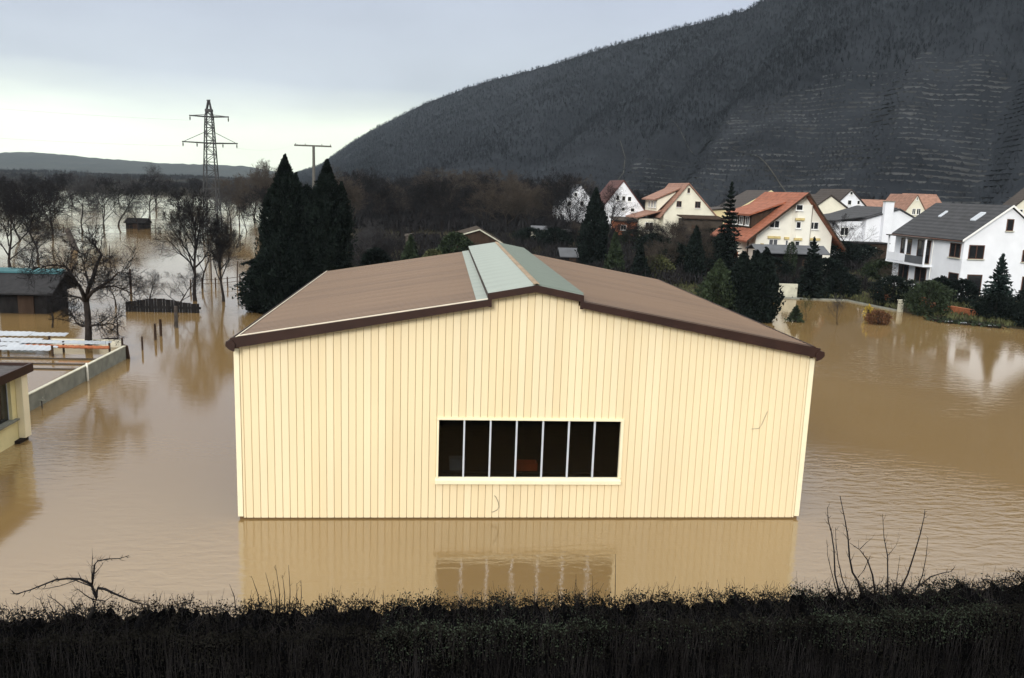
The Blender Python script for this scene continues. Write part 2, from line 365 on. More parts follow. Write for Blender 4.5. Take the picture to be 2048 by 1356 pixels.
# far hills on the left horizon
fr = [(-900, 318), (-400, 300), (-150, 297), (0, 305), (60, 304), (120, 308), (200, 317), (260, 321), (330, 327), (420, 329), (490, 332), (560, 345), (640, 352), (760, 352), (900, 352)]
fx = np.linspace(fr[0][0], fr[-1][0], 240); fyv = np.interp(fx, [a[0] for a in fr], [a[1] for a in fr])
rg = np.random.default_rng(5); fyv += rg.normal(size=240)*.5
top = np.array([onY(a, b, 2350) for a, b in zip(fx, fyv)])
rows = []
for k, (dy, fz) in enumerate(((-900, 0), (-650, .22), (-380, .55), (-150, .85), (0, 1), (200, 1.0), (420, .9))):
    q = top.copy(); q[:, 1] += dy; q[:, 0] += (q[:, 0]-CAM[0])*dy/2400*.6; q[:, 2] = top[:, 2]*fz+rg.normal(size=240)*(1.2 if 0 < fz < 1 else 0)-(2 if fz == 0 else 0); rows.append(q)
V = np.concatenate(rows); idx = np.arange(len(V)).reshape(7, 240)
F = np.stack([idx[:-1, :-1], idx[:-1, 1:], idx[1:, 1:], idx[1:, :-1]], -1).reshape(-1, 4)
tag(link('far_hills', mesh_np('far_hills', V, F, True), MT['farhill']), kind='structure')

# terrace walls following the contours of the vineyard slope
def u_of_px(px): return np.interp(px, pxu, np.arange(NU))
rt = random.Random(4); wallV, wallF = [], []
vline = np.linspace(0.0, .95, 260)
UU = np.linspace(u_of_px(1235), u_of_px(2450), 330)
ZL = hill_point(np.repeat(UU[:, None], 260, 1), np.repeat(vline[None], 330, 0))   # (330,260,3)
pxs = np.interp(UU, np.arange(NU), pxu)
lev = 8.0; k = 0
while lev < 125:
    phase = rt.uniform(0, 50); on = True; prev = None; off = 0
    for i in range(330):
        z = ZL[i, :, 2]
        vmax = np.interp(pxs[i], [1235, 1300, 1450, 1700, 2000, 2500], [.10, .24, .36, .46, .44, .30])
        nn = mnoise.noise(Vector((i*.03, k*.37, 3.3)))
        zz = lev+1.6*mnoise.noise(Vector((i*.012, k*.15, 0)))
        j = int(np.argmax(z > zz))
        if z[j] <= zz or vline[j] > vmax+.05*nn or nn < -.55: prev = None; continue
        p = ZL[i, j]
        hgt = max(.15, .40+.5*nn)
        a = (p[0], p[1]-.4, zz-.55); b = (p[0], p[1]-.4, zz+hgt); c = (p[0], p[1]+.5, zz+hgt)
        n0 = len(wallV); wallV += [a, b, c]
        if prev is not None: wallF += [(prev, n0, n0+1, prev+1), (prev+1, n0+1, n0+2, prev+2)]
        prev = n0
    lev += rt.uniform(1.5, 2.3) if lev < 45 else rt.uniform(2.0, 2.8); k += 1
tag(link('terrace_walls', mesh_np('terrace_walls', wallV, wallF), MT['terrace']), 'low dry stone terrace walls across the dark vineyard hillside', 'terraces', kind='stuff')
# steep paths through the vineyard
def ribbon(name, pts, wd, label):
    V, Fq = [], []
    for i, (px, v) in enumerate(pts):
        p = hill_point(np.array([u_of_px(px)]), np.array([v]))[0]
        V += [(p[0]-wd, p[1], p[2]+.5), (p[0]+wd, p[1]+.4, p[2]+.5)]
        if i: Fq.append((2*i-2, 2*i-1, 2*i+1, 2*i))
    o = link(name, mesh_np(name, V, Fq), MT['path']); return tag(o, kind='structure')
def dense(a, n=40):
    t = np.linspace(0, 1, n); q = np.linspace(0, 1, len(a)); return list(zip(np.interp(t, q, [p[0] for p in a]), np.interp(t, q, [p[1] for p in a])))
ribbon('path', dense([(1470, .22), (1520, .17), (1560, .12), (1590, .08), (1640, .06), (1720, .05)]), .3, '')
ribbon('path', dense([(1330, .42), (1390, .34), (1440, .27)]), .22, '')
ribbon('path', dense([(1230, .10), (1252, .16), (1256, .25), (1245, .3)]), .22, '')

# bare woods on the hill, scrub lower down: far too many to count
def wood_mesh(seed, n, px0, px1, vfun, hmin, hmax, k=22, wsc=1.0):
    r = np.random.default_rng(seed); u = r.uniform(u_of_px(px0), u_of_px(px1), n*3); px = np.interp(u, np.arange(NU), pxu)
    v = r.uniform(0.02, 1.12, n*3); keep = vfun(px, v, r); u, v = u[keep][:n], v[keep][:n]
    B = hill_point(u, v); n = len(B); h = r.uniform(hmin, hmax, n)*(1+.25*np.clip(v-.9, 0, .1)*0)
    V = []; 
    base = np.repeat(B, k, 0); hh = np.repeat(h, k)
    t = r.uniform(.12, .75, n*k); az = r.uniform(0, 2*np.pi, n*k); spread = r.uniform(.15, .42, n*k)*hh
    p0 = base.copy(); p0[:, 2] += t*hh*.75; p0[:, :2] += r.normal(size=(n*k, 2))*.06*hh[:, None]
    p1 = p0.copy(); p1[:, 0] += np.cos(az)*spread; p1[:, 1] += np.sin(az)*spread; p1[:, 2] += (1-t)*hh*r.uniform(.3, .8, n*k)
    # first blade of every tree is its trunk
    p0[::k] = B; p1[::k] = B; p1[::k, 2] += h*.9; p0[::k, 2] -= .5
    wd = .035*hh*wsc*r.uniform(.5, 1.3, n*k)
    sx = np.stack([np.cos(az+1.57), np.sin(az+1.57), np.zeros(n*k)], 1)*wd[:, None]
    V = np.stack([p0-sx*.5, p0+sx*.5, p1+sx*.2, p1-sx*.6], 1).reshape(-1, 3)
    return mesh_np('wood', V, np.arange(len(V)).reshape(-1, 4))
def v_wood(px, v, r):
    lim = np.interp(px, [500, 1200, 1300, 1450, 1700, 2000, 2500], [.0, .34, .36, .40, .47, .46, .36])
    return (v > lim+.04*r.normal(size=len(px)))
def v_low(px, v, r):
    lim = np.interp(px, [500, 1200, 1300, 1450, 1700, 2000, 2500], [.5, .45, .40, .36, .45, .46, .4])
    return (v < lim) & (r.uniform(size=len(px)) < np.interp(px, [900, 1250, 1400], [1, .8, .6]))
tag(link('wood', wood_mesh(11, 42000, 560, 2500, v_wood, 1.8, 4.2, 9, 1.15), MT['wood']), 'bare winter wood covering the upper slopes of the hill', 'wood', kind='stuff')
tag(link('scrub', wood_mesh(12, 16000, 560, 2400, v_low, .7, 1.7, 9, 1.5), MT['scrub']), 'grey leafless scrub and vines on the lower hillside', 'scrub', kind='stuff')
def v_ridge(px, v, r): return (v > .97) & (v < 1.03)
tag(link('ridge_trees', wood_mesh(13, 2200, 600, 1640, v_ridge, 3, 5.5, 20), MT['wood']), 'fringe of bare trees along the hill skyline', 'wood', kind='stuff')

# ------------------------------------------------------------------ the flooded hall
HL = 16.7
hall = thing('hall', 'large cream clad hall with brown roof standing in the flood', 'hall', (0, 0, 0))
def roof_line(x):          # underside line of the verge boards along the gable
    if x < 6.76: return 4.80+(x-0)*(6.12-4.80)/6.8
    if x <= 8: return 6.30+(x-6.76)*(6.53-6.30)/1.24
    if x < 9.2: return 6.53-(x-8)*(6.53-6.31)/1.2
    return 6.13-(x-9.2)*(6.13-4.82)/6.8
# structural box behind the cladding
wl = MB()
WX0, WX1, WZ0, WZ1 = 5.45, 10.58, 1.20, 2.92
th = .14
def gable_poly(xa, xb):
    xs = sorted({xa, xb, *[x for x in (6.74, 6.78, 8, 9.18, 9.22) if xa < x < xb]}); return xs
def gwall(xa, xb, z0):
    xs = gable_poly(xa, xb); wl.prism([(xs[0], z0)]+[(xs[-1], z0)]+[(x, roof_line(x)+.05) for x in xs[::-1]], 'y', .012, th)
gwall(.02, WX0, -1.6); gwall(WX1, 15.98, -1.6); gwall(WX0, WX1, WZ1); wl.box(WX0, WX1, .012, th, -1.6, WZ0)
wl.box(.02, .16, th, HL-.1, -1.6, 4.85); wl.box(15.84, 15.98, th, HL-.1, -1.6, 4.85)
wl.prism([(.16, -1.6), (15.84, -1.6), (15.84, 4.9), (9.2, 6.15), (8, 6.5), (6.8, 6.15), (.16, 4.9)], 'y', HL-.24, HL-.1)
wall = wl.build('wall', 'groove', hall)
rp_ = random.Random(2)
def panel(xa, xb, z0, za, zb):
    """one cladding board: chamfered long edges and rounded foot"""
    g = .008; c = .012; y0, y1 = -.030, .010
    xa += g*.5; xb -= g*.5; dz = (zb-za)/(xb-xa)
    zt = lambda x: za+dz*(x-xa)
    vs = []
    for x, y in ((xa, y1), (xa, y0+c), (xa+c, y0), (xb-c, y0), (xb, y0+c), (xb, y1)):
        vs.append((x, y, z0+(.018 if y > y0+.001 else 0))); vs.append((x, y, zt(x)))
    fs = [(2*i, 2*i+2, 2*i+3, 2*i+1) for i in range(5)]+[(0, 1, 11, 10), (0, 10, 8, 6, 4, 2), (1, 3, 5, 7, 9, 11)]
    o = MB().add(vs, fs).build('cladding_board', rp_.choice(('cream', 'cream', 'cream3', 'cream2')), wall); return o
for i in range(80):
    xa, xb = .2*i, .2*i+.2
    if i == 0: xa = .13
    if i == 79: xb = 15.87
    ta, tb = roof_line(xa+.012)+.03, roof_line(xb-.012)+.03
    if 27 <= i < 53:
        panel(xa, xb, WZ1+.02, ta, tb); panel(xa, xb, .045, WZ0-.10, WZ0-.10)
    else:
        panel(xa, xb, .045, ta, tb)
for xa, xb, ya, yb in ((-.02, .125, -.045, .14), (15.875, 16.02, -.045, .14)):
    bevelled(child_box('corner_trim', 'creamtrim', wall, xa, xb, ya, yb, .08, 4.80), .012)
# window band
win = child_box('window', 'creamtrim', wall, 5.40, 10.64, -.09, .05, WZ1-.005, WZ1+.055)       # head trim
win['label'] = 'long ribbon window with seven dark panes'
sill = MB().prism([(-.14, 1.07), (.05, 1.07), (.05, 1.235), (-.03, 1.235), (-.14, 1.17)], 'x', 5.38, 10.63).build('sill', 'creamtrim', win)
for xa, xb in ((5.40, 5.46), (10.56, 10.64)): child_box('jamb', 'creamtrim', win, xa, xb, -.075, .055, 1.236, WZ1-.006)
mxs = [5.46, 6.16, 6.89, 7.62, 8.36, 9.09, 9.82, 10.56]
for x in mxs[1:-1]: bevelled(child_box('mullion', 'alu', win, x-.024, x+.024, -.05, .05, 1.236, WZ1-.006), .006)
for a, b in zip(mxs[:-1], mxs[1:]): child_box('pane', 'glass', win, a+.026, b-.026, .02, .028, 1.237, WZ1-.007)
# inside
child_box('floor', 'dark', hall, .17, 15.83, .2, HL-.3, -.02, .06)
wk = thing('workbench', 'dark workbench behind the hall window', 'bench', (0, 0, 0))
child_box('bench_top', 'dark', wk, 5.6, 10.2, .35, .95, 1.22, 1.27)
for x in (5.8, 7.9, 10.0): child_box('leg', 'dark', wk, x-.04, x+.04, .5, .58, .06, 1.22)
cr = thing('crate', 'orange plastic crate seen through the fourth pane of the hall window', 'crate', (8.0, .6, 1.27))
for a in ((-.3, .3, -.18, -.16, 0, .22), (-.3, .3, .16, .18, 0, .22), (-.3, -.28, -.16, .16, 0, .22), (.28, .3, -.16, .16, 0, .22), (-.28, .28, -.16, .16, 0, .02)): child_box('side', 'orange', cr, *a)
gb = MB().box(-.22, .22, -.15, .15, 0, .3).box(-.24, .24, -.17, .17, .3, .33).build('box', 'grey'); gb.location = (6.0, .6, 1.27)
tag(gb, 'grey lidded box behind the leftmost pane of the hall window', 'box')

# roof sheets: trapezoid ribs running down the slope
def sheet_mesh(name, x0, z0, x1, z1, width, ribs=4, hgt=.032):
    pr = []; p = width/ribs
    for k in range(ribs):
        y = k*p; pr += [(y, 0), (y+p*.62, 0), (y+p*.70, hgt), (y+p*.92, hgt)]
    pr.append((width-.004, 0))
    dx, dz = x1-x0, z1-z0; n = math.hypot(dx, dz); nxx, nzz = -dz/n, dx/n
    if nzz < 0: nxx, nzz = -nxx, -nzz
    V = []
    for (x, z) in ((x0, z0), (x1, z1)):
        for y, h in pr: V.append((x+nxx*h, y, z+nzz*h))
    k = len(pr); mb = MB().add(V, [(i, i+1, k+i+1, k+i) for i in range(k-1)])
    return mb.mesh(name)
roof = child_box('roof', 'fascia', hall, 7.2, 8.8, .1, HL-.3, 6.42, 6.47)     # ridge monitor carcass
NS = 17; SW = (HL+.22)/NS
def lay(name, mats, x0, z0, x1, z1, ribs=4):
    me = sheet_mesh(name, x0, z0, x1, z1, SW, ribs, .05 if 'light' in name else .032); me2 = [me]+[me.copy() for _ in mats[1:]]
    for q, mname in zip(me2, mats): q.materials.append(MT[mname])
    rr = random.Random(7)
    for i in range(NS):
        o = link(name, rr.choice(me2), None, roof, (0, -.22+i*SW, rr.uniform(-.002, .002)))
SL = (6.28-5.165)/(6.72-.24)
zl = lambda x: 5.165+(x-.24)*SL
lay('roof_sheet', ('roofbrown', 'roofbrown2'), .16, zl(.16), 6.40, zl(6.40))
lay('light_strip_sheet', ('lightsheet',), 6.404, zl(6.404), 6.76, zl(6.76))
lay('roof_sheet', ('roofbrown', 'roofbrown2'), 15.84, zl(.16), 9.20, zl(6.80))
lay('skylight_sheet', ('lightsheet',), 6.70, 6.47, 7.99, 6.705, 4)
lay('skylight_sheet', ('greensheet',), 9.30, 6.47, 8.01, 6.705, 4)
MB().prism([(7.92, 6.735), (8, 6.757), (8.08, 6.735), (8.08, 6.75), (8, 6.772), (7.92, 6.75)], 'y', -.24, HL+.02).build('ridge_cap', 'ridgecap', roof)
for s, xx in ((1, 6.72), (-1, 9.28)):
    child_box('kerb', 'fascia', roof, xx-.02, xx+.02, -.2, HL-.05, 6.26, 6.455)
# verge boards (front and back), with the step at the ridge monitor
def verge(y0, y1):
    t = .21
    MB().prism([(-.04, zl(-.04)+.02), (6.80, zl(6.80)+.02), (6.80, zl(6.80)-t+.05), (-.04, 5.06-t)], 'y', y0, y1).build('verge_board', 'fascia', roof)
    MB().prism([(6.805, 6.235), (6.805, 6.10), (6.72, 6.10), (6.72, 6.475), (8, 6.72), (9.28, 6.475), (9.28, 6.10), (9.195, 6.10), (9.195, 6.30), (8, 6.53), (6.805, 6.30)][2:10]+[(8, 6.535), (6.805, 6.31), (6.805, 6.10)], 'y', y0-.004, y1-.004).build('verge_board', 'fascia', roof)
    MB().prism([(16.04, zl(-.04)+.02), (9.20, zl(6.80)+.02), (9.20, zl(6.80)-t+.05), (16.04, 5.06-t)], 'y', y0, y1).build('verge_board', 'fascia', roof)
verge(-.27, -.225); verge(HL+.0, HL+.04)
MB().prism([(.14, zl(.14)+.037), (6.70, zl(6.70)+.037), (6.70, zl(6.70)+.055), (.14, zl(.14)+.055)], 'y', -.285, -.20).build('verge_trim', 'verge', roof)
MB().prism([(15.86, zl(.14)+.037), (9.3, zl(6.70)+.037), (9.3, zl(6.70)+.05), (15.86, zl(.14)+.05)], 'y', -.285, -.22).build('verge_trim', 'fascia', roof)
for s in (1, -1):
    X = lambda x: x if s > 0 else 16-x
    g = MB().prism([(X(-.13), 5.05), (X(-.15), 4.95), (X(-.08), 4.88), (X(.02), 4.88), (X(.02), 4.90), (X(-.07), 4.90), (X(-.125), 4.96), (X(-.11), 5.05)], 'y', -.30, HL+.02).build('gutter', 'fascia', roof)
    MB().prism([(X(-.14), 5.05), (X(-.16), 4.93), (X(-.08), 4.84), (X(.06), 4.78), (X(.10), 4.98), (X(.02), 5.08)], 'y', -.315, -.262).build('gutter_end', 'fascia', roof)
    MB().prism([(X(.10), zl(.16)-.01), (X(.165), zl(.16)+.045), (X(.14), zl(.16)+.05), (X(.07), zl(.16)-.0)], 'y', -.25, HL).build('eaves_trim', 'verge' if s > 0 else 'fascia', roof)
# dangling wire under the window and another scratch of wire higher up on the right
def wire(pts, r, label):
    o = MB().tube([onY(a, b, -.045) for a, b in pts], r, 5).build('wire', 'twig'); return tag(o, label, 'wire')
wire([(989, 991), (993, 996), (997, 1006), (998, 1014), (994, 1020), (986, 1024), (983, 1024)], .006, 'thin dark wire hanging in a hook below the hall window')
wire([(1535, 823), (1529, 836), (1524, 848), (1518, 857), (1503, 858)], .005, 'thin bent wire dangling on the right side of the cream hall front')

# ------------------------------------------------------------------ left foreground building
wsp = thing('workshop', 'flat roofed pale yellow building at the left edge of the picture', 'building', (0, 0, 0))
wb = MB()
wb.box(-18, -9.1, 6.95, 7.2, -1.6, 2.45); wb.box(-9.35, -9.1, -8, 6.95, -1.6, .86); wb.box(-9.35, -9.1, -8, 6.95, 2.36, 2.47)
wb.box(-9.35, -9.1, 6.50, 6.95, .86, 2.36); wb.box(-9.35, -9.1, 1.4, 1.9, .86, 2.36); wb.box(-9.35, -9.1, -8, -3.2, .86, 2.36)
ww = wb.build('wall', 'yellowwall', wsp)
bevelled(child_box('pilaster', 'creamtrim', wsp, -9.095, -8.86, 6.80, 7.21, .12, 2.44), .02)
child_box('rubble', 'bark', wsp, -9.1, -8.92, 6.5, 7.1, -.3, .10)
child_box('roof', 'bitumen', wsp, -18, -8.78, -8, 7.25, 2.52, 2.60)
child_box('fascia', 'fascia', wsp, -8.78, -8.70, -8, 7.33, 2.40, 2.70)
child_box('fascia', 'fascia', wsp, -18, -8.785, 7.255, 7.33, 2.40, 2.70)
for (ya, yb) in ((1.9, 6.5), (-3.2, 1.4)):
    wn = child_box('window', 'winwhite', wsp, -9.26, -9.20, ya, yb, 2.30, 2.36)
    for y in np.arange(ya, yb+.01, (yb-ya)/5): child_box('mullion', 'alu', wn, -9.26, -9.20, y-.02, y+.02, .87, 2.30)
    child_box('pane', 'windark', wn, -9.235, -9.225, ya, yb, .87, 2.30)
    child_box('sill', 'concrete', wn, -9.30, -8.98, ya-.05, yb+.22, .80, .862)

# concrete garden wall, slabs between posts
cw = thing('concrete_wall', 'grey concrete slab wall running back from the yellow building', 'wall', (-10.6, 8, 0))
ys = [0, 3.9, 7.85, 12.6]
for a, b in zip(ys[:-1], ys[1:]):
    s_ = bevelled(child_box('slab', 'concrete', cw, -.06, .06, a+.008, b-.008, -1.5, .64+.01*(a % 2)), .012)
    child_box('coping', 'cap', s_, -.075, .075, a+.004, b-.004, .655, .695)
bevelled(MB().prism([(-.1, -1.5), (.26, -1.5), (.20, 0), (.12, .66), (-.1, .74)], 'y', 12.6, 12.78).build('end_post', 'timber', cw), .01)
po = MB().tube([(-10.42, 15.75, -.9), (-10.47, 15.8, .2), (-10.50, 15.86, .82)], [.05, .055, .05], 8).build('pole', 'polewhite', smooth=True); tag(po, 'pale leaning pole in front of the grey concrete wall', 'pole')
tp = thing('standpipe', 'small standpipe with tap in the water by the concrete wall', 'tap', (-10.3, 11.1, 0))
MB().tube([(0, 0, -.8), (0, 0, .34)], .025, 6).build('pipe', 'steel', tp); MB().tube([(-.12, 0, .32), (.14, 0, .33)], .03, 6).tube([(.02, 0, .34), (.06, .03, .46)], .025, 6).build('tap', 'concrete', tp)

# cold frames behind the wall: white sheets on dark posts with a row of tiles
cf = thing('cold_frame', 'low cold frame roofed with white corrugated sheets behind the concrete wall', 'cold frame', (-19, 20, 0))
def cf_sheet(x0, x1, ya, yb, za, zb):
    me = MB(); n = max(6, int((x1-x0)/.15)); vs = []
    for i in range(n+1):
        x = x0+(x1-x0)*i/n; h = .025*(i % 2)
        vs += [(x, ya, za+h), (x, yb, zb+h), (x, ya, za+h-.012), (x, yb, zb+h-.012)]
    fs = []
    for i in range(n):
        a = 4*i; fs += [(a, a+4, a+5, a+1), (a+2, a+3, a+7, a+6)]
    fs += [(2, 6, 4, 0)]
    return me.add(vs, fs).build('sheet', 'sheetwhite', cf)
for k, (x0, x1, ya, yb, z) in enumerate(((-1, 2.2, 3.7, 4.6, .50), (2.25, 4.1, 3.75, 4.3, .52), (-1, 3.3, 2.5, 3.1, .42), (-1, 3.0, 1.8, 2.3, .34), (2.6, 7.1, 2.0, 2.45, .46), (-1, 4.6, .9, 1.35, .30), (2.2, 4.7, 1.5, 1.7, .34))): cf_sheet(x0, x1, ya, yb, z, z+.09)
child_box('board', 'creamrender', cf, 3.4, 7.2, 3.55, 3.62, -.2, .42)
for x, y in ((1.4, 3.2), (1.4, 2.4), (4.7, .95), (4.7, 2.2), (3.4, 3.5), (7.2, 3.5), (7.15, 1.9)): child_box('post', 'timber', cf, x-.04, x+.04, y-.04, y+.04, -1.2, .56)
for i in range(12):
    MB().tube([(2.9+.36*i, 1.75-.01*i, .36), (3.27+.36*i, 1.75-.01*i, .385)], .085, 8).build('ridge_tile', 'brick', cf)
for y, z in ((.3, .06), (-.9, .05), (-2.0, .05)): child_box('rail', 'twigbrown', cf, 1.9, 7.3, y-.06, y+.06, -.1, z)
lg = MB().tube([(-13.75, 24.6, .02), (-13.3, 25.05, .10), (-12.85, 25.6, .05)], [.13, .12, .10], 8).build('log', 'bark', smooth=True); tag(lg, 'dark log floating in the water behind the concrete wall', 'log')
# stakes and posts standing in the flood
rk = random.Random(5)
def post(px, py, h, r, label, lean=0, mat='timber'):
    p = onZ(px, py, 0)
    o = MB().tube([(0, 0, -1.0), (lean*.5, 0, h*.5), (lean, 0, h)], [r, r, r*.85], 6).build('post', mat); o.location = tuple(p); return tag(o, label, 'post')
post(353, 655, 1.35, .12, 'thick grey post at the far end of the fence line in the water', 0, 'barkgrey')
post(343, 652, .7, .05, 'short leaning stake beside the thick grey post', .5)
post(322, 672, 1.0, .08, 'right one of two close stakes beyond the concrete wall')
post(311, 680, .95, .07, 'left one of two close stakes beyond the concrete wall')
post(285, 700, .75, .05, 'thin stake just beyond the end of the concrete wall')
post(262, 585, 1.9, .09, 'tall dark post in the bright water behind the apple tree')
post(236, 675, 1.3, .035, 'thin pole right of the apple tree trunk')
post(220, 515, 1.4, .05, 'thin pole far out in the flooded orchard')
post(474, 570, 2.1, .05, 'tall thin post in front of the spiky evergreen', .1)
post(423, 565, 2.6, .06, 'tall thin post between the two trunks in the flood')
for k, (a, b, h) in enumerate((((240, 470), (480, 478), .9), ((60, 460), (320, 462), 1.0), ((380, 580), (480, 572), .9))):
    p, q = onZ(*a), onZ(*b)
    t = thing('wire_fence', ('wire fence across the flooded orchard right of the far shed', 'wire fence far back in the flooded orchard on the left', 'short wire fence beside the dark conifers')[k], 'fence', tuple(p))
    n = max(4, int(np.linalg.norm(q-p)/6))
    for i in range(n+1):
        s_ = (q-p)*i/n; MB().tube([s_+(0, 0, -.8), s_+(rk.uniform(-.1, .1), 0, h)], .06, 5).build('post', 'timber', t)
    for z in (.45, .85): MB().tube([(q-p)*i/n+(0, 0, h*z+.05*math.sin(i*2)) for i in range(n+1)], .022, 4).build('wire', 'timber', t)

# ------------------------------------------------------------------ houses and sheds
def window(par, ax, c, u0, u1, z0, z1, frame='winwhite', pane='windark', sill='winwhite', mull=1, out=-1, d=.05, name='window', fw=.07):
    """window in a wall facing -y (ax 'y') or -x (ax 'x'); c is the wall plane"""
    def bx(nm, mt, pr, a0, a1, b0, b1, q0, q1):
        return child_box(nm, mt, pr, a0, a1, b0, b1, q0, q1) if ax == 'y' else child_box(nm, mt, pr, b0, b1, a0, a1, q0, q1)
    f = MB()
    def fb(a0, a1, b0, b1, q0, q1): f.box(a0, a1, b0, b1, q0, q1) if ax == 'y' else f.box(b0, b1, a0, a1, q0, q1)
    fb(u0, u0+fw, c-d, c+.02, z0, z1); fb(u1-fw, u1, c-d, c+.02, z0, z1); fb(u0+fw, u1-fw, c-d, c+.02, z0, z0+fw); fb(u0+fw, u1-fw, c-d, c+.02, z1-fw, z1)
    for k in range(mull):
        u = u0+(u1-u0)*(k+1)/(mull+1); fb(u-.035, u+.035, c-d+.004, c+.02, z0+fw, z1-fw)
    o = f.build(name, frame, par)
    bx('pane', pane, o, u0+fw, u1-fw, c-.012, c+.01, z0+fw, z1-fw)
    if sill: bx('sill', sill, o, u0-.08, u1+.08, c-.16, c+.01, z0-.09, z0-.004)
    return o
def house(name, label, x0, x1, y0, y1, zb, zel, zer, xr, zr, wm, rm, over=.45, oe=.4, back=None, th=.22, group=None, cat='house', verge=None):
    """gabled house, ridge along y; zel/zer eaves heights at x0/x1, ridge (xr, zr)"""
    h = thing(name, label, cat, (0, 0, 0), group)
    MB().prism([(x0, zb), (x1, zb), (x1, zer-.02), (xr, zr-.08), (x0, zel-.02)], 'y', y0, y1).build('wall', wm, h)
    sl = (zr-zel)/(xr-x0); sr = (zr-zer)/(x1-xr)
    r = MB()
    r.prism([(x0-oe, zel-oe*sl), (xr, zr), (xr, zr+th), (x0-oe, zel-oe*sl+th)], 'y', y0-over, y1+over)
    r.prism([(x1+oe, zer-oe*sr), (xr+.002, zr), (xr+.002, zr+th), (x1+oe, zer-oe*sr+th)], 'y', y0-over, y1+over)
    rf = r.build('roof', rm, h)
    if verge:
        MB().prism([(x0-oe, zel-oe*sl-.02), (xr, zr-.02), (x1+oe, zer-oe*sr-.02), (x1+oe, zer-oe*sr+th+.02), (xr, zr+th+.02), (x0-oe, zel-oe*sl+th+.02)], 'y', y0-over-.05, y0-over+.0).build('verge_board', verge, rf)
    return h, rf
# --- big white house on the right
hA, rA = house('house', 'big white house with dark roof, two skylights and balcony at the right edge', 54.2, 62.6, 51.4, 63.2, -.3, 6.05, 6.05, 58.4, 9.15, 'white', 'slate', over=.25, oe=.35, th=.16, verge='winwhite')
def rectY(h, px0, py0, px1, py1, Y, **k):
    a, b = onY(px0, (py0+py1)/2, Y), onY(px1, (py0+py1)/2, Y); t, q = onY((px0+px1)/2, py0, Y), onY((px0+px1)/2, py1, Y)
    return window(h, 'y', Y, a[0], b[0], q[2], t[2], **k)
def rectX(h, px0, py0, px1, py1, X, **k):
    a, b = onX(px0, (py0+py1)/2, X), onX(px1, (py0+py1)/2, X); t, q = onX((px0+px1)/2, py0, X), onX((px0+px1)/2, py1, X)
    return window(h, 'x', X, min(a[1], b[1]), max(a[1], b[1]), q[2], t[2], **k)
kw = dict(frame='winbrown', sill='cap')
rectY(hA, 1937, 490, 1968, 518, 51.4, mull=1, **kw); rectY(hA, 2013, 438, 2027, 462, 51.4, mull=0, **kw); rectY(hA, 1932, 549, 1962, 590, 51.4, mull=0, **kw)
rectX(hA, 1900, 486, 1922, 515, 54.2, mull=1, **kw); rectX(hA, 1896, 545, 1916, 578, 54.2, mull=0, **kw)
rectY(hA, 2044, 500, 2058, 524, 51.4, mull=0, **kw); rectY(hA, 2042, 553, 2058, 590, 51.4, mull=0, **kw)
# loggia side: balcony slab, posts, rail and openings
bal = child_box('balcony', 'white', hA, 53.2, 54.19, 56.0, 63.0, 2.95, 3.15)
for y in (56.08, 59.5, 62.9): child_box('post', 'white', bal, 53.22, 53.36, y-.07, y+.07, 3.15, 5.7)
child_box('parapet', 'greyroof', bal, 53.24, 53.28, 56.2, 59.4, 3.2, 3.95); child_box('parapet', 'white', bal, 53.24, 53.28, 59.6, 62.8, 3.2, 4.0)
child_box('awning', 'browntile', bal, 53.0, 54.15, 55.9, 63.1, 5.72, 5.82)
for ya, yb, za, zb_ in ((56.6, 58.9, 3.2, 5.55), (60.0, 62.0, 3.9, 5.5), (56.8, 58.8, .7, 2.75), (60.0, 61.9, 1.2, 2.8)): window(hA, 'x', 54.2, ya, yb, za, zb_, mull=1, frame='winbrown', sill='cap')
child_box('terrace', 'concrete', hA, 52.6, 54.19, 56, 63, -.3, .45)
for y in (57.2, 60.2, 62.3):
    pl = thing('planter', f'white planter box on the terrace of the big white house, {"nearest" if y<58 else "middle" if y<61 else "farthest"} of three', 'planter', (53.0, y, .45))
    child_box('box', 'white', pl, -.2, .2, -.3, .3, 0, .7); rr_ = np.random.default_rng(int(y)); Pp = rr_.normal(size=(160, 3))*(.13, .2, .13)+(0, 0, .9)
    V, F = leaf_tris(rr_, Pp, .2); link('plant', mesh_np('plant', V, F), MT['shrub'], pl)
for (a, b, c_, d_) in ((1876, 424, 1896, 434), (1940, 427, 1972, 441)):
    # skylights lie in the left slope
    sl = (9.15-6.05)/(58.4-54.2)
    def on_slope(px, py):
        d = ray(px, py); n = np.array([-sl, 0, 1.0]); k = 9.15+.16-sl*58.4; t = (k-CAM@n)/(d@n); return CAM+t*d
    p, q = on_slope(a, d_), on_slope(c_, b); ya, yb = sorted((p[1], q[1])); xa, xb = sorted((p[0], q[0]))
    if xb-xa < .5: xb = xa+.9
    if yb-ya > 2.2: yb = ya+(1.9 if a > 1900 else 1.0)
    z = lambda x: 9.15+.16+(x-58.4)*sl
    s_ = MB().prism([(xa, z(xa)-.02), (xb, z(xb)-.02), (xb, z(xb)+.12), (xa, z(xa)+.12)], 'y', ya, yb).build('skylight', 'alu', rA)
    MB().prism([(xa+.08, z(xa+.08)+.11), (xb-.08, z(xb-.08)+.11), (xb-.08, z(xb-.08)+.135), (xa+.08, z(xa+.08)+.135)], 'y', ya+.08, yb-.08).build('pane', 'sheetwhite', s_)
MB().tube([(53.9, 51.3, 5.8), (53.86, 63.4, 5.8)], .08, 6).build('gutter', 'winbrown', rA)
MB().tube([(54.1, 56.1, 5.8), (54.1, 56.1, .2)], .05, 6).build('downpipe', 'winwhite', hA)

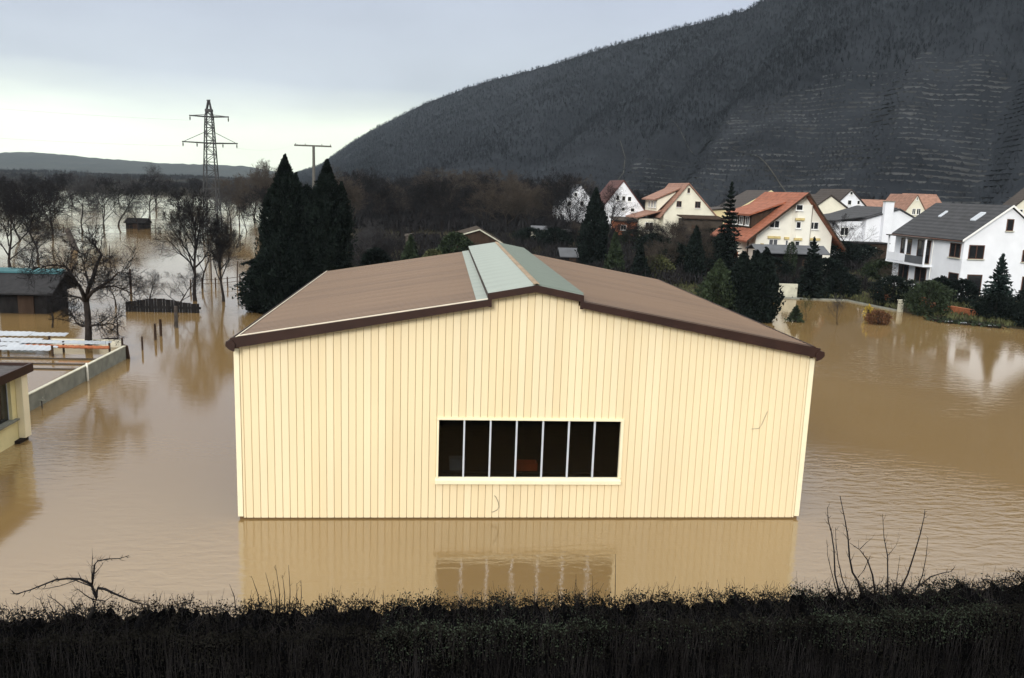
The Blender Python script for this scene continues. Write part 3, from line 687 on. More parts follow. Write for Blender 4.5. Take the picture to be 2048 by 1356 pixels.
# --- white house with orange roof and deep eaves
hB, rB = house('house', 'white house with steep orange tiled roof and dark wooden dormer', 43.3, 52.8, 75, 86.5, .8, 5.1, 4.9, 48.9, 9.75, 'whitewarm', 'redtile', over=1.1, oe=1.5, th=.25, verge='timber')
bay = MB(); bx0, bx1 = 47.6, 50.1
bay.prism([(bx0, 75.0), (bx0+.35, 74.45), (bx1-.35, 74.45), (bx1, 75.0)], 'x', 0, 1)
bay = MB(); pl_ = [(bx0, 74.99), (bx0+.4, 74.4), (bx1-.4, 74.4), (bx1, 74.99)]
bay.add([(x, y, .8) for x, y in pl_]+[(x, y, 8.55) for x, y in pl_], [(0, 1, 5, 4), (1, 2, 6, 5), (2, 3, 7, 6), (3, 0, 4, 7), (4, 5, 6, 7), (0, 3, 2, 1)])
bay.build('bay', 'whitewarm', hB)
kw = dict(frame='winwhite', sill='winwhite')
rectY(hB, 1592, 409, 1606, 421, 74.4, mull=0, **kw); rectY(hB, 1592, 443, 1602, 457, 74.4, mull=0, **kw); rectY(hB, 1589, 482, 1599, 496, 74.4, mull=0, sill=None, frame='winwhite')
rectY(hB, 1539, 441, 1559, 456, 75, mull=1, **kw); rectY(hB, 1618, 444, 1637, 459, 75, mull=1, **kw); rectY(hB, 1615, 482, 1634, 497, 75, mull=1, **kw); rectY(hB, 1537, 478, 1555, 497, 75, mull=1, pane='greyroof', **kw); rectY(hB, 1570, 480, 1576, 495, 75, mull=0, pane='greyroof', **kw)
for a, b, c_, Y in ((1535, 1560, 474, 75), (1614, 1639, 478, 75), (1587, 1603, 478, 74.4), (1568, 1577, 476, 75), (1590, 1608, 438, 74.4)):
    p, q = onY(a, c_, Y), onY(b, c_, Y); child_box('roller_box', 'shutter', hB, p[0], q[0], Y-.25, Y-.01, p[2]-.14, p[2]+.14)
# big shed dormer on the left slope
slB = (9.75-5.1)/(48.9-43.3)
dm = MB().prism([(43.4, 5.1+(43.4-43.3)*slB), (46.9, 9.75-(48.9-46.9)*slB), (46.9, 8.35), (43.4, 7.05)], 'y', 77.2, 84.8).build('dormer', 'timber', rB)
MB().prism([(42.8, 6.95), (47.4, 8.66), (47.4, 8.86), (42.8, 7.15)], 'y', 76.7, 85.3).build('dormer_roof', 'redtile', dm)
for y in (77.9, 80, 82): window(dm, 'x', 43.4, y, y+1.3, 5.75, 6.85, mull=1)
child_box('porch_post', 'timber', hB, 42.4, 42.55, 75.2, 75.35, .8, 4.2); child_box('porch_wall', 'whitewarm', hB, 41.9, 43.29, 78, 84, .8, 4.0); child_box('porch_base', 'brick', hB, 41.6, 43.29, 74.4, 77.9, .6, 1.6)
child_box('planter', 'brick', hB, 40.6, 41.6, 76, 77.2, 1.6, 2.6)
sg = MB().box(43.9, 44.35, 74.96, 74.99, 3.35, 3.75).build('sign', 'yellowleaf', hB)
# ramp board beside the porch
rb = MB().add([(37.6, 75, 1.0), (41.2, 76, 2.6), (41.2, 76.12, 2.6), (37.6, 75.12, 1.0), (37.6, 75, 1.1), (41.2, 76, 2.7), (41.2, 76.12, 2.7), (37.6, 75.12, 1.1)], [(0, 3, 2, 1), (4, 5, 6, 7), (0, 1, 5, 4), (1, 2, 6, 5), (2, 3, 7, 6), (3, 0, 4, 7)]).build('handrail', 'winwhite')
tag(rb, 'white slanting handrail left of the orange roofed house', 'handrail')
# --- garden shed in front of it
hM = thing('garden_shed', 'long dark shed with grey roof in front of the orange roofed house', 'shed', (0, 0, 0))
child_box('wall', 'blacktimber', hM, 41.5, 48.8, 68.6, 71, .2, 3.2)
MB().prism([(67.9, 3.05), (69.8, 3.85), (71.6, 3.3), (71.6, 3.4), (69.8, 3.97), (67.9, 3.15)], 'x', 40.8, 49.4).build('roof', 'greyroof', hM)
for x in (43, 46.5): child_box('door', 'timber', hM, x, x+1.2, 68.55, 68.59, .4, 2.4)
# --- white low house with chimney
hE, rE = house('house', 'white house with low dark roof and tall white chimney against its gable', 66.0, 73.9, 92, 104, 1.0, 6.75, 6.65, 70.7, 8.2, 'white', 'slate', over=.3, oe=.3, th=.15)
MB().box(62.0, 65.98, 93, 104, 1.0, 6.3).build('side_wing', 'white', hE)
MB().prism([(61.2, 6.2), (66.5, 7.0), (70.65, 8.34), (70.65, 8.46), (66.5, 7.14), (61.2, 6.34)], 'y', 92.4, 104.6).build('wing_roof', 'slate', hE)
ch = child_box('chimney', 'white', hE, 68.2, 69.5, 91.3, 91.99, 1.0, 9.2); child_box('chimney_cap', 'concrete', ch, 68.12, 69.58, 91.22, 92.07, 9.2, 9.32)
window(hE, 'y', 93, 62.8, 64.0, 4.2, 5.4); window(hE, 'y', 92, 71.3, 72.5, 3.6, 4.8)
child_box('garage_roof', 'feltblack', hE, 62, 68, 88.5, 91.2, 3.4, 3.55); child_box('garage_wall', 'timber', hE, 62.2, 67.8, 88.8, 91.2, .8, 3.4)
gd = child_box('garage_door', 'greensheet', hE, 63.6, 66.2, 88.72, 88.79, 1.0, 2.9)
# --- houses further back
hC, rC = house('house', 'white gabled house with dark brown roof and arched attic windows', 76.2, 83.6, 125, 137, 2, 7.3, 7.7, 80.0, 11.1, 'white', 'browntile', over=.3, oe=.35)
rectY(hC, 1700, 383, 1706, 390, 125, mull=0, **kw); rectY(hC, 1695, 400, 1703, 410, 125, mull=0, **kw); rectY(hC, 1714, 401, 1720, 409, 125, mull=0, **kw)
dmc = MB().prism([(76.6, 8.0), (78, 9.3), (78, 9.75), (76.6, 9.2)], 'y', 129, 132).build('dormer', 'winwhite', rC); window(dmc, 'x', 76.6, 129.3, 131.7, 8.3, 9.1)
hD, rD = house('house', 'yellow house with dark roof behind the orange roofed house', 61.2, 73.0, 131, 143, 2, 6.9, 6.9, 67.2, 10.4, 'yellowrender', 'browntile', over=.3, oe=.4, verge='yellowrender')
MB().box(57, 61.19, 133, 141, 2, 6.6).build('side_wing', 'yellowrender', hD); MB().prism([(56.4, 6.5), (61.3, 7.1), (61.3, 7.25), (56.4, 6.65)], 'y', 132.6, 141.4).build('wing_roof', 'browntile', hD)
rectY(hD, 1500, 408, 1504, 416, 131, mull=0, **kw)
hF, rF = house('house', 'cream house with crossing orange roofs below the vineyard terraces', 99.6, 104.0, 140, 150, 3, 7.7, 7.3, 101.7, 10.75, 'creamrender', 'redtile2', over=.25, oe=.3)
MB().prism([(141.5, 3), (150, 3), (150, 7.6), (145.7, 10.7), (141.5, 7.6)], 'x', 104.0, 109).build('cross_wing', 'creamrender', hF)
MB().prism([(140.9, 7.3), (145.7, 10.9), (150.6, 7.3), (150.6, 7.5), (145.7, 11.12), (140.9, 7.5)], 'x', 101.8, 109.3).build('cross_roof', 'redtile2', rF)
rectY(hF, 1824, 417, 1831, 429, 140, mull=1, **kw); rectY(hF, 1833, 417, 1841, 429, 140, mull=1, **kw); rectY(hF, 1833, 394, 1836, 401, 140, mull=0, **kw)
hG = thing('house', 'low house with long orange roof seen over the chimney house', 'house', (0, 0, 0))
child_box('wall', 'creamrender', hG, 96.6, 107, 151, 159, 3, 7.6); MB().prism([(150.4, 7.4), (155, 9.4), (159.6, 7.4), (159.6, 7.6), (155, 9.62), (150.4, 7.6)], 'x', 96, 107.6).build('roof', 'redtile2', hG)
window(hG, 'y', 151, 98.5, 100, 5, 6.4); window(hG, 'y', 151, 103, 104.5, 5, 6.4)
hH, rH = house('house', 'cream house with faded orange roof and long dormer, brown shed before it', 42.6, 51.4, 115, 127, 2, 6.1, 6.0, 46.5, 11.0, 'creamrender', 'redtile2', over=.35, oe=.7)
dh = MB().prism([(41.9, 6.2), (45.0, 9.5), (45.0, 9.7), (41.9, 8.3)], 'y', 117.2, 125.5).build('dormer', 'creamrender', rH)
MB().prism([(41.3, 8.15), (45.9, 10.3), (45.9, 10.5), (41.3, 8.35)], 'y', 116.8, 126).build('dormer_roof', 'redtile2', dh)
for y in (117.8, 119.8, 121.8): window(dh, 'x', 41.9, y, y+1.2, 6.9, 8.0)
rectY(hH, 1375, 376, 1380, 386, 115, mull=0, frame='winbrown'); rectY(hH, 1390, 403, 1401, 416, 115, mull=1, frame='winbrown'); rectY(hH, 1353, 402, 1363, 414, 115, mull=1, frame='winbrown')
MB().box(38.9, 42.59, 117, 126, 2, 5.0).build('side_wing', 'creamrender', hH); MB().prism([(38.3, 5.0), (42.6, 6.35), (42.6, 6.55), (38.3, 5.2)], 'y', 116.4, 126.4).build('wing_roof', 'redtile2', hH)
for y in (118, 120.5): window(hH, 'x', 38.9, y, y+1.2, 3, 4.3)
window(hH, 'y', 117, 40.0, 41.4, 3.0, 4.4)
cp = thing('timber_shed', 'brown timber shed in front of the cream house with faded roof', 'shed', (0, 0, 0))
child_box('wall', 'twigbrown', cp, 44.8, 51.2, 110, 113.6, 2, 5.4); MB().prism([(109.5, 5.4), (114, 5.8), (114, 5.95), (109.5, 5.55)], 'x', 44.5, 51.5).build('roof', 'timber', cp); child_box('door', 'timber', cp, 46, 47.2, 109.92, 109.99, 2.2, 4.4)
hI, rI = house('house', 'white house with steep gable and dark red roof behind bare branches', 33.9, 41.6, 125, 137, 2, 6.3, 6.3, 37.6, 11.25, 'white', 'maroon', over=.2, oe=.3)
for a in ((1232, 391, 1239, 401), (1244, 392, 1251, 402), (1255, 393, 1263, 403), (1243, 415, 1250, 422), (1261, 416, 1269, 424)): rectY(hI, *a, 125, mull=0, frame='winwhite')
an = thing('outbuilding', 'small orange brick outbuilding below the steep white gable', 'shed', (0, 0, 0))
child_box('wall', 'brick', an, 35.2, 39.6, 118, 122, 2, 4.4); MB().prism([(117.5, 4.4), (122.4, 4.9), (122.4, 5.05), (117.5, 4.55)], 'x', 34.8, 40.2).build('roof', 'twigbrown', an); window(an, 'y', 118, 36, 37, 2.9, 3.8)
hJ, rJ = house('house', 'white house with pale roof half hidden by the tree left of the steep white gable', 28.6, 35.6, 141, 152, 2, 6.6, 6.6, 32.6, 10.4, 'white', 'greyroof', over=.2, oe=.3)
for a in ((1135, 402, 1143, 412), (1160, 402, 1168, 412), (1148, 385, 1155, 393)): rectY(hJ, *a, 141, mull=0, frame='winwhite')
hK, rK = house('house', 'dark roofed house cut off by the upper right edge of the village', 94.0, 103, 100, 102.5, 2, 9.3, 9.3, 98.5, 13.2, 'creamrender', 'browntile', over=.3, oe=.4)
window(hK, 'y', 100, 94.3, 95.4, 7.6, 8.8)
hL_, rL = house('house', 'pale gable with dark roof peeping out right of the orange ridge', 66.0, 74.5, 112, 120, 2, 6.9, 6.9, 70.0, 9.9, 'creamrender', 'browntile', over=.3, oe=.3)
window(hL_, 'y', 112, 71.2, 72.2, 5.4, 6.4)
# huts behind the hall
def hut(name, label, x0, x1, y0, y1, zb, ze, zr, wm, rm):
    h = thing(name, label, 'hut', (0, 0, 0)); xm = (x0+x1)/2
    MB().prism([(y0, zb), (y1, zb), (y1, ze), ((y0+y1)/2, zr-.05), (y0, ze)], 'x', x0, x1).build('wall', wm, h)
    MB().prism([(y0-.3, ze-.1), ((y0+y1)/2, zr), (y1+.3, ze-.1), (y1+.3, ze), ((y0+y1)/2, zr+.1), (y0-.3, ze)], 'x', x0-.25, x1+.25).build('roof', rm, h)
    child_box('door', 'timber', h, xm-.4, xm+.4, y0-.04, y0-.005, zb+.2, ze-.15); return h
hut('garden_hut', 'small hut with grey roof just behind the right roof of the hall', 19.4, 22.0, 73, 76, .2, 1.7, 2.5, 'blacktimber', 'greyroof')
hut('garden_hut', 'pale shed below the half hidden white house', 20.0, 22.8, 110, 113, .8, 3.0, 3.4, 'creamrender', 'greyroof')
hut('garden_hut', 'dark shed beside the pale shed below the half hidden white house', 23.4, 26.2, 109, 112, .8, 2.6, 3.0, 'blacktimber', 'feltblack')
hR, rR = house('barn', 'low brown barn with pale verge appearing above the hall ridge', 7.0, 12.1, 70, 78, .2, 3.8, 3.2, 9.6, 4.6, 'timber', 'twigbrown', over=.2, oe=.3, th=.1, cat='barn', verge='cap')
hut('garden_hut', 'brownish shed in the bare trees behind the dark conifers', 3.6, 6.6, 150, 153, 1.2, 3.4, 3.9, 'twigbrown', 'timber')
# left: boathouse-like shed with teal ridge
hS = thing('boat_shed', 'black shed with teal ridge strip standing in the water at the left edge', 'shed', (0, 0, 0))
MB().box(-23.6, -20.6, 34.3, 37.4, -1.2, 1.5).build('wall', 'blacktimber', hS)
MB().prism([(33.6, 1.35), (35.85, 2.62), (38.1, 1.35), (38.1, 1.45), (35.85, 2.74), (33.6, 1.45)], 'x', -24.6, -19.9).build('roof', 'feltblack', hS)
MB().prism([(35.45, 2.55), (35.85, 2.76), (36.25, 2.55), (36.25, 2.66), (35.85, 2.87), (35.45, 2.66)], 'x', -24.7, -20.05).build('ridge_strip', 'teal', hS)
child_box('door', 'timber', hS, -22.4, -21.4, 34.24, 34.295, -.6, 1.2)
MB().prism([(33.7, 1.30), (35.85, 2.5), (38.0, 1.30)], 'x', -20.58, -20.5).build('gable_boarding', 'blacktimber', hS)
hut('garden_hut', 'pale hut roof half cut off by the left edge beside the black shed', -27.5, -24.9, 33, 35, -1, .8, 1.3, 'concrete', 'greyroof')
hut('garden_hut', 'small dark hut far back in the flooded orchard', -50.2, -47.0, 129, 132, -1, 1.1, 1.8, 'blacktimber', 'blacktimber')
# low dark timber bulwark by the bare trees
blk = thing('plank_fence', 'low dark plank fence in the water under the bare trees', 'fence', (0, 0, 0))
for i in range(26):
    x = -16.2+i*.19; child_box('plank', 'blacktimber', blk, x, x+.17, 36.0+.02*(i % 3), 36.06+.02*(i % 3), -1.2, .80+.16*math.sin(i*.22-.8)+.02*math.sin(i*2.1))
child_box('rail', 'blacktimber', blk, -16.2, -11.2, 36.12, 36.2, .25, .4)

# ------------------------------------------------------------------ right bank: wall, coping, pillar, debris
gw = MB().box(37.0, 38.8, 52.1, 52.35, -.8, 1.35).build('garden_wall', 'cap'); tag(gw, 'pale yellow garden wall beside the tall dark hedge trees', 'wall')
kb = thing('kerb_wall', 'low wall just above the water along the flooded garden', 'wall', (0, 0, 0))
kp = [(31.2, 51.9), (37, 51.9), (43.2, 51.2), (44.6, 45)]
for k, ((ax, ay), (bx_, by)) in enumerate(zip(kp[:-1], kp[1:])):
    d = np.array([bx_-ax, by-ay]); d /= np.linalg.norm(d); n = np.array([-d[1], d[0]])*.12
    MB().add([(ax-n[0], ay-n[1], -.8), (bx_-n[0], by-n[1], -.8), (bx_+n[0], by+n[1], -.8), (ax+n[0], ay+n[1], -.8), (ax-n[0], ay-n[1], .12), (bx_-n[0], by-n[1], .12), (bx_+n[0], by+n[1], .12), (ax+n[0], ay+n[1], .12)],
             [(0, 3, 2, 1), (4, 5, 6, 7), (0, 1, 5, 4), (1, 2, 6, 5), (2, 3, 7, 6), (3, 0, 4, 7)]).build('slab', 'concrete', kb)
pr_ = bevelled(MB().box(44.5, 44.85, 44.4, 44.75, -.8, .95).box(44.45, 44.9, 44.35, 44.8, .95, 1.03).build('gate_pillar', 'cap')); tag(pr_, 'pale gate pillar standing in the flood right of the rust brown bush', 'pillar')
bk = thing('brick_wall', 'low orange brick wall slanting down to the water by the big white house', 'wall', (0, 0, 0))
for (a, b, z) in (((46.6, 52.0), (46.0, 48.6), .8), ((47.4, 46.2), (48.9, 40.6), .8)):
    a, b = np.array(a), np.array(b); n = 9
    for i in range(n):
        p, q = a+(b-a)*i/n, a+(b-a)*(i+.94)/n
        MB().add([(p[0]-.15, p[1], -.3), (p[0]+.15, p[1], -.3), (q[0]+.15, q[1], -.3), (q[0]-.15, q[1], -.3), (p[0]-.18, p[1], z), (p[0]+.18, p[1], z), (q[0]+.18, q[1], z), (q[0]-.18, q[1], z)],
                 [(0, 3, 2, 1), (4, 5, 6, 7), (0, 1, 5, 4), (1, 2, 6, 5), (2, 3, 7, 6), (3, 0, 4, 7)]).build('coping_stone', 'brick', bk)
MB().box(47.3, 47.75, 45.9, 46.3, -.3, 1.1).build('pier', 'brick', bk)
rg = np.random.default_rng(21); n = 260
Pd = np.stack([rg.uniform(44.6, 48.3, n), np.zeros(n), rg.uniform(.0, .16, n)], 1); Pd[:, 1] = 40.0-(Pd[:, 0]-44.2)*.75+rg.normal(size=n)*.35
dr = rg.normal(size=(n, 3))*(1, 1, .12); dr /= np.linalg.norm(dr, axis=1, keepdims=True)
V, F = prisms(np.concatenate([Pd-dr*.35, Pd+dr*.35, np.full((n, 1), .035), np.full((n, 1), .02)], 1))
db = thing('driftwood_raft', 'raft of drifted branches and green cuttings against the bank', 'debris', (0, 0, 0))
link('branches', mesh_np('branches', V, F), MT['bark'], db)
V, F = leaf_tris(rg, Pd+rg.normal(size=(n, 3))*(.4, .4, .04)+(0, 0, .05), .35); link('leaves', mesh_np('leaves', V, F), MT['shrub'], db)
for i in range(4): MB().box(45+i*.8, 45.6+i*.8, 38.6-i*.55, 38.68-i*.55, .12, .17).build('board', 'sheetwhite', db)

# ------------------------------------------------------------------ pylons and lines
def strut(mb, a, b, r): mb.tube([a, b], r, 4)
pyl = thing('lattice_pylon', 'steel lattice pylon with two cross arms above the flooded orchard', 'pylon', (-34.2, 125, 0))
def half(z): return np.interp(z, [-.5, 4, 10.7, 15, 19.5, 22], [1.35, 1.15, .92, .75, .55, .1])
lv = [-.5, 1.8, 3.9, 5.8, 7.5, 9.1, 10.6, 12.0, 13.3, 14.5, 15.6, 16.7, 17.7, 18.6, 19.5, 20.4, 22.2]
for sx in (-1, 1):
    for sy in (-1, 1): MB().tube([(sx*half(z), sy*half(z), z) for z in lv], .11, 4).build('leg', 'steel', pyl)
br = MB()
for i, (a, b) in enumerate(zip(lv[:-1], lv[1:])):
    ha, hb = half(a), half(b)
    for s in (-1, 1):
        e_ = 1 if i % 2 else -1
        strut(br, (-ha*e_, s*ha, a), (hb*e_, s*hb, b), .055); strut(br, (s*ha, -ha*e_, a), (s*hb, hb*e_, b), .055)
        strut(br, (-hb, s*hb, b), (hb, s*hb, b), .045); strut(br, (s*hb, -hb, b), (s*hb, hb, b), .045)
br.build('bracing', 'steel', pyl)
for z, w_, up in ((19.5, 3.25, .35), (15.15, 4.6, 1.9)):
    am = MB(); hh = half(z)
    for s in (-1, 1):
        am.tube([(-w_, 0, z+.1), (-hh, s*hh, z), (hh, s*hh, z), (w_, 0, z+.1)], .10, 4)
        for k in range(1, 6):
            x = hh+(w_-hh)*k/6; wd = hh*(1-k/6); am.tube([(s*x, -wd, z+.05), (s*x, wd, z+.05)], .05, 4)
    ao = am.build('cross_arm', 'steel', pyl)
    for s in (-1, 1): MB().tube([(s*w_*.95, 0, z+.12), (s*hh*.8, 0, z+up)], .045, 4).build('stay', 'steel', ao)
    for x in ((-w_, w_) if z > 17 else (-w_, -w_*.48, w_*.48, w_)): MB().tube([(x*.97, 0, z), (x*.97, 0, z-.35), (x*.97, 0, z-.7)], [.05, .11, .05], 6).build('insulator', 'bark', ao)
MB().box(-.55, .55, -.5, .5, 20.3, 20.75).build('platform', 'steel', pyl); MB().tube([(-.35, 0, 22.2), (.3, 0, 22.25)], .07, 4).build('top_horn', 'steel', pyl)
py2 = thing('t_mast', 'slender mast with a single long cross bar behind the conifers', 'pylon', (-32.8, 230, 0))
MB().tube([(0, 0, -1), (0, 0, 19.7)], [.55, .38], 8).build('pole', 'pole', py2); MB().box(-5.6, 5.2, -.18, .18, 19.5, 19.95).build('cross_bar', 'pole', py2)
for x in (-5.2, -2.4, 2.4, 4.9): MB().tube([(x, 0, 19.95), (x, 0, 20.3)], .1, 6).build('insulator', 'bark', py2)
def line(a, b, sag, label, r=.007):
    a, b = np.array(a, float), np.array(b, float); t = np.linspace(0, 1, 22)
    o = MB().tube([a+(b-a)*k-np.array([0, 0, 4*sag*k*(1-k)]) for k in t], r, 4).build('power_line', 'steel'); return tag(o, label, 'cable')
line((-29.7, 125, 14.5), (-38.0, 230, 20.2), 1.0, 'power line from the lower pylon arm to the mast with cross bar')
line((-37.4, 125, 18.8), (-120, 60, 22.5), 2.0, 'power line leaving the upper pylon arm to the left')
line((-38.7, 125, 14.5), (-120, 58, 18.5), 2.0, 'power line leaving the lower pylon arm to the left')

# ------------------------------------------------------------------ bare trees
def rot_about(d, ang, az):
    a = np.cross(d, (0.0, 0.0, 1.0)) if abs(d[2]) < .95 else np.cross(d, (1.0, 0.0, 0.0)); a /= np.linalg.norm(a); c = np.cross(d, a)
    return d*math.cos(ang)+(a*math.cos(az)+c*math.sin(az))*math.sin(ang)
def grow(r, p, d, Ln, rad, lev, mx, S, kids=(7, 6, 5, 5), wig=.22, up=.10, ang=(.5, 1.0), ratio=(.45, .7), start=.25):
    nst = 4 if lev <= 1 else (3 if lev == 2 else 2)
    pts = [p]; q = p; dd = d
    for i in range(nst):
        dd = dd+np.array([r.gauss(0, wig), r.gauss(0, wig), r.gauss(0, wig)+up]); dd = dd/np.linalg.norm(dd)
        q2 = q+dd*Ln/nst; r0 = rad*(1-.8*i/nst); r1 = rad*(1-.8*(i+1)/nst)
        S.append((*q, *q2, r0, r1)); q = q2; pts.append((q, dd, r1))
    if lev >= mx: return
    n = kids[min(lev, len(kids)-1)]
    for k in range(n):
        t = start+(1-start)*(k+r.random())/n
        j = min(nst-1, int(t*nst)); f = t*nst-j
        pa = pts[j] if j == 0 else pts[j][0]; pb, db, rb = pts[j+1]
        base = pa+(pb-pa)*f
        nd = rot_about(db, r.uniform(*ang), r.uniform(0, 6.283))
        grow(r, base, nd, Ln*r.uniform(*ratio)*(1.1-.4*t), max(rad*(1-.8*t)*.62, .004), lev+1, mx, S, kids, wig, up, ang, ratio, .2)
def trunk_and_crown(seed, h, th, tr, spread, kids=(6, 6, 5, 4), mx=4, up=.08, wig=.2, lean=0, twig_r=1.0):
    """returns (trunk mesh, crown mesh) with base at the origin"""
    r = random.Random(seed); tr_pts = [np.array((0, 0, -1.2)), np.array((0, 0, 0.0))]
    n = 4; q = np.array((0.0, 0, 0)); d = np.array((lean*.1, 0, 1.0))
    for i in range(n):
        d = d+np.array((r.gauss(0, .08)+lean*.05, r.gauss(0, .08), 0)); d /= np.linalg.norm(d); q = q+d*th/n; tr_pts.append(q)
    top = q
    tr_pts2 = list(tr_pts); q2 = q; dd = d
    for i in range(5):                       # leader continues through the crown
        dd = dd+np.array((r.gauss(0, .12), r.gauss(0, .12), .05)); dd /= np.linalg.norm(dd); q2 = q2+dd*(h-th)*.17; tr_pts2.append(q2)
    rad = [tr*1.25, tr*1.1]+[tr*(1-.08*i) for i in range(1, 5)]+[tr*(.62-.11*i) for i in range(5)]
    trunk = MB().tube(tr_pts2, rad, 7).mesh('trunk', True)
    S = []
    nl = kids[0]+3
    for k in range(nl):
        t = k/(nl-1); base = top+(q2-top)*t*.9 if t > 0 else top
        a = r.uniform(.55, 1.05)*(1-.45*t); nd = rot_about(np.array((0, 0, 1.0)), a*spread, k*2.4+r.uniform(-.4, .4))
        grow(r, base, nd, (h-th)*r.uniform(.62, .85)*(1-.4*t), tr*.5*(1-.5*t), 1, mx, S, kids, wig, up)
    S = np.array(S); S[:, 6:] = np.maximum(S[:, 6:], .0055*twig_r)
    V, F = prisms(S, 3); return trunk, mesh_np('crown', V, F)
BT = {}
for k, (seed, h, th, tr, sp, kids, mx, tw) in enumerate(((1, 9, 1.9, .17, 1.0, (7, 7, 7, 7), 4, 1.2), (2, 10, 2.6, .20, .85, (7, 7, 7, 7), 4, 1.3), (3, 6, 1.5, .14, 1.15, (6, 7, 6, 6), 4, 1.1), (4, 12, 3, .24, .9, (7, 8, 7, 7), 4, 1.5), (5, 7, 1.6, .15, 1.1, (6, 7, 7, 6), 4, 1.1), (6, 10, 1.2, .2, 1.0, (8, 7, 7, 6), 4, 3.2), (7, 11, 1.4, .22, .95, (8, 7, 7, 6), 4, 3.2), (8, 12, 1.5, .24, .8, (8, 7, 7, 6), 4, 3.2), (9, 9, 2.4, .24, .95, (10, 8, 7, 6), 4, 2.0))):
    BT[k] = trunk_and_crown(seed, h, th, tr, sp, kids, mx, twig_r=tw)
BTH = {k: max(v.co.z for v in m[1].vertices) for k, m in BT.items()}
MTW = {}
def bare_tree(kind, loc, h, rz, label, group=None, cm='twig', tm='bark', sx=1.0, name='bare_tree'):
    t = thing(name, label, 'tree', loc, group); s = h/BTH[kind]; t.rotation_euler = (0, 0, rz); t.scale = (s*sx, s*sx, s)
    for nm, me, mt in (('trunk', BT[kind][0], tm), ('crown', BT[kind][1], cm)):
        key = (me.name, mt)
        if key not in MTW:
            q = me if not me.materials else me.copy()
            if q.materials: q.materials.clear()
            q.materials.append(MT[mt]); MTW[key] = q
        link(nm, MTW[key], None, t)
    return t
def at_base(px, py, z=0.0): p = onZ(px, py, z); return (float(p[0]), float(p[1]), z)
def height_at(px, py_top, Y): return float(onY(px, py_top, Y)[2])
rb_ = random.Random(77)
# the two bare trees in the flood right of centre-left
p = at_base(390, 602); bare_tree(8, p, 8.9, .4, 'tall dark bare tree with thick trunk left of the conifers', cm='twig', sx=.8)
p = at_base(447, 603); bare_tree(8, p, 6.8, 2.1, 'slimmer bare tree between the thick trunked tree and the conifers', cm='twig', sx=.8)
p = at_base(405, 575); bare_tree(4, p, 7.6, 1.0, 'thin bare tree behind the thick trunked tree', cm='twiggrey', sx=.7)
# apple tree by the concrete wall: limbs traced, twigs grown
ap = thing('apple_tree', 'gnarled bare apple tree behind the concrete wall, crooked limbs wide open', 'tree', at_base(178, 697))
A0 = np.array(ap.location)
def tr_px(pts, Y): return [onY(a, b, Y+dy)-A0 for a, b, dy in pts]
Ya = float(A0[1]); limbs = [
    ([(176, 722, 0), (177, 697, 0), (177, 660, 0), (175, 625, 0), (172, 600, .05)], (.24, .21, .18, .17, .15)),
    ([(173, 605, 0), (176, 580, .2), (186, 555, .4), (193, 530, .5), (203, 510, .6), (195, 498, .6), (186, 487, .6), (184, 470, .7)], (.13, .11, .10, .085, .07, .055, .04, .015)),
    ([(172, 603, 0), (163, 580, -.3), (150, 560, -.5), (140, 545, -.8), (132, 534, -1), (112, 530, -1.3), (80, 534, -1.5), (55, 538, -1.6)], (.12, .10, .08, .07, .055, .04, .025, .012)),
    ([(173, 598, 0), (185, 583, -.4), (205, 570, -.7), (222, 560, -1), (236, 545, -1.1), (255, 540, -1.2)], (.11, .09, .07, .05, .03, .012)),
    ([(175, 610, 0), (160, 595, .6), (140, 592, 1.0), (124, 596, 1.3)], (.08, .06, .035, .012)),
    ([(177, 650, 0), (165, 652, .3), (153, 646, .6), (146, 632, .8), (138, 622, .9)], (.09, .075, .05, .03, .012)),
    ([(178, 652, 0), (190, 650, -.4), (204, 650, -.8), (218, 647, -1), (232, 652, -1.2)], (.08, .065, .05, .03, .012)),
    ([(176, 590, .1), (200, 575, .8), (228, 572, 1.4), (250, 580, 1.8), (275, 592, 2.2)], (.09, .07, .05, .03, .012)),
    ([(175, 596, 0), (178, 570, -.6), (172, 548, -1.0), (165, 520, -1.3), (160, 505, -1.4)], (.08, .06, .045, .03, .012))]
tm = MB(); S = []; ra = random.Random(9)
MB().tube(tr_px(limbs[0][0], Ya), limbs[0][1], 8).build('trunk', 'bark', ap, smooth=True)
for pts, rd in limbs[1:]:
    P3 = tr_px(pts, Ya); tm.tube(P3, rd, 6)
    for i in range(1, len(P3)-1):
        for k in range(6):
            b = P3[i]+(P3[i+1]-P3[i])*ra.random(); d = P3[i+1]-P3[i]; d = d/np.linalg.norm(d)
            grow(ra, b, rot_about(d, ra.uniform(.5, 1.2), ra.uniform(0, 6.28)), ra.uniform(.5, 1.35), .026, 2, 4, S, (5, 5, 5, 5), .28, .05)
tm.build('limb', 'bark', ap, smooth=True)
S = np.array(S); S[:, 6:] = np.maximum(S[:, 6:], .0075); V, F = prisms(S); link('crown', mesh_np('crown', V, F), MT['twig'], ap)
# low tangled fruit trees between shed and plank fence
for px, py, h, kind, rz, lb in ((300, 622, 2.9, 2, .3, 'low tangled fruit tree over the dark plank fence, left one'), (352, 624, 3.4, 4, 1.9, 'low tangled fruit tree over the dark plank fence, right one'), (232, 612, 2.6, 2, 2.9, 'low bushy fruit tree between apple tree and plank fence'), (105, 655, 2.3, 2, 4.0, 'dark brushy tree beside the black shed with teal ridge')):
    bare_tree(kind, at_base(px, py), h, rz, lb, sx=1.35)
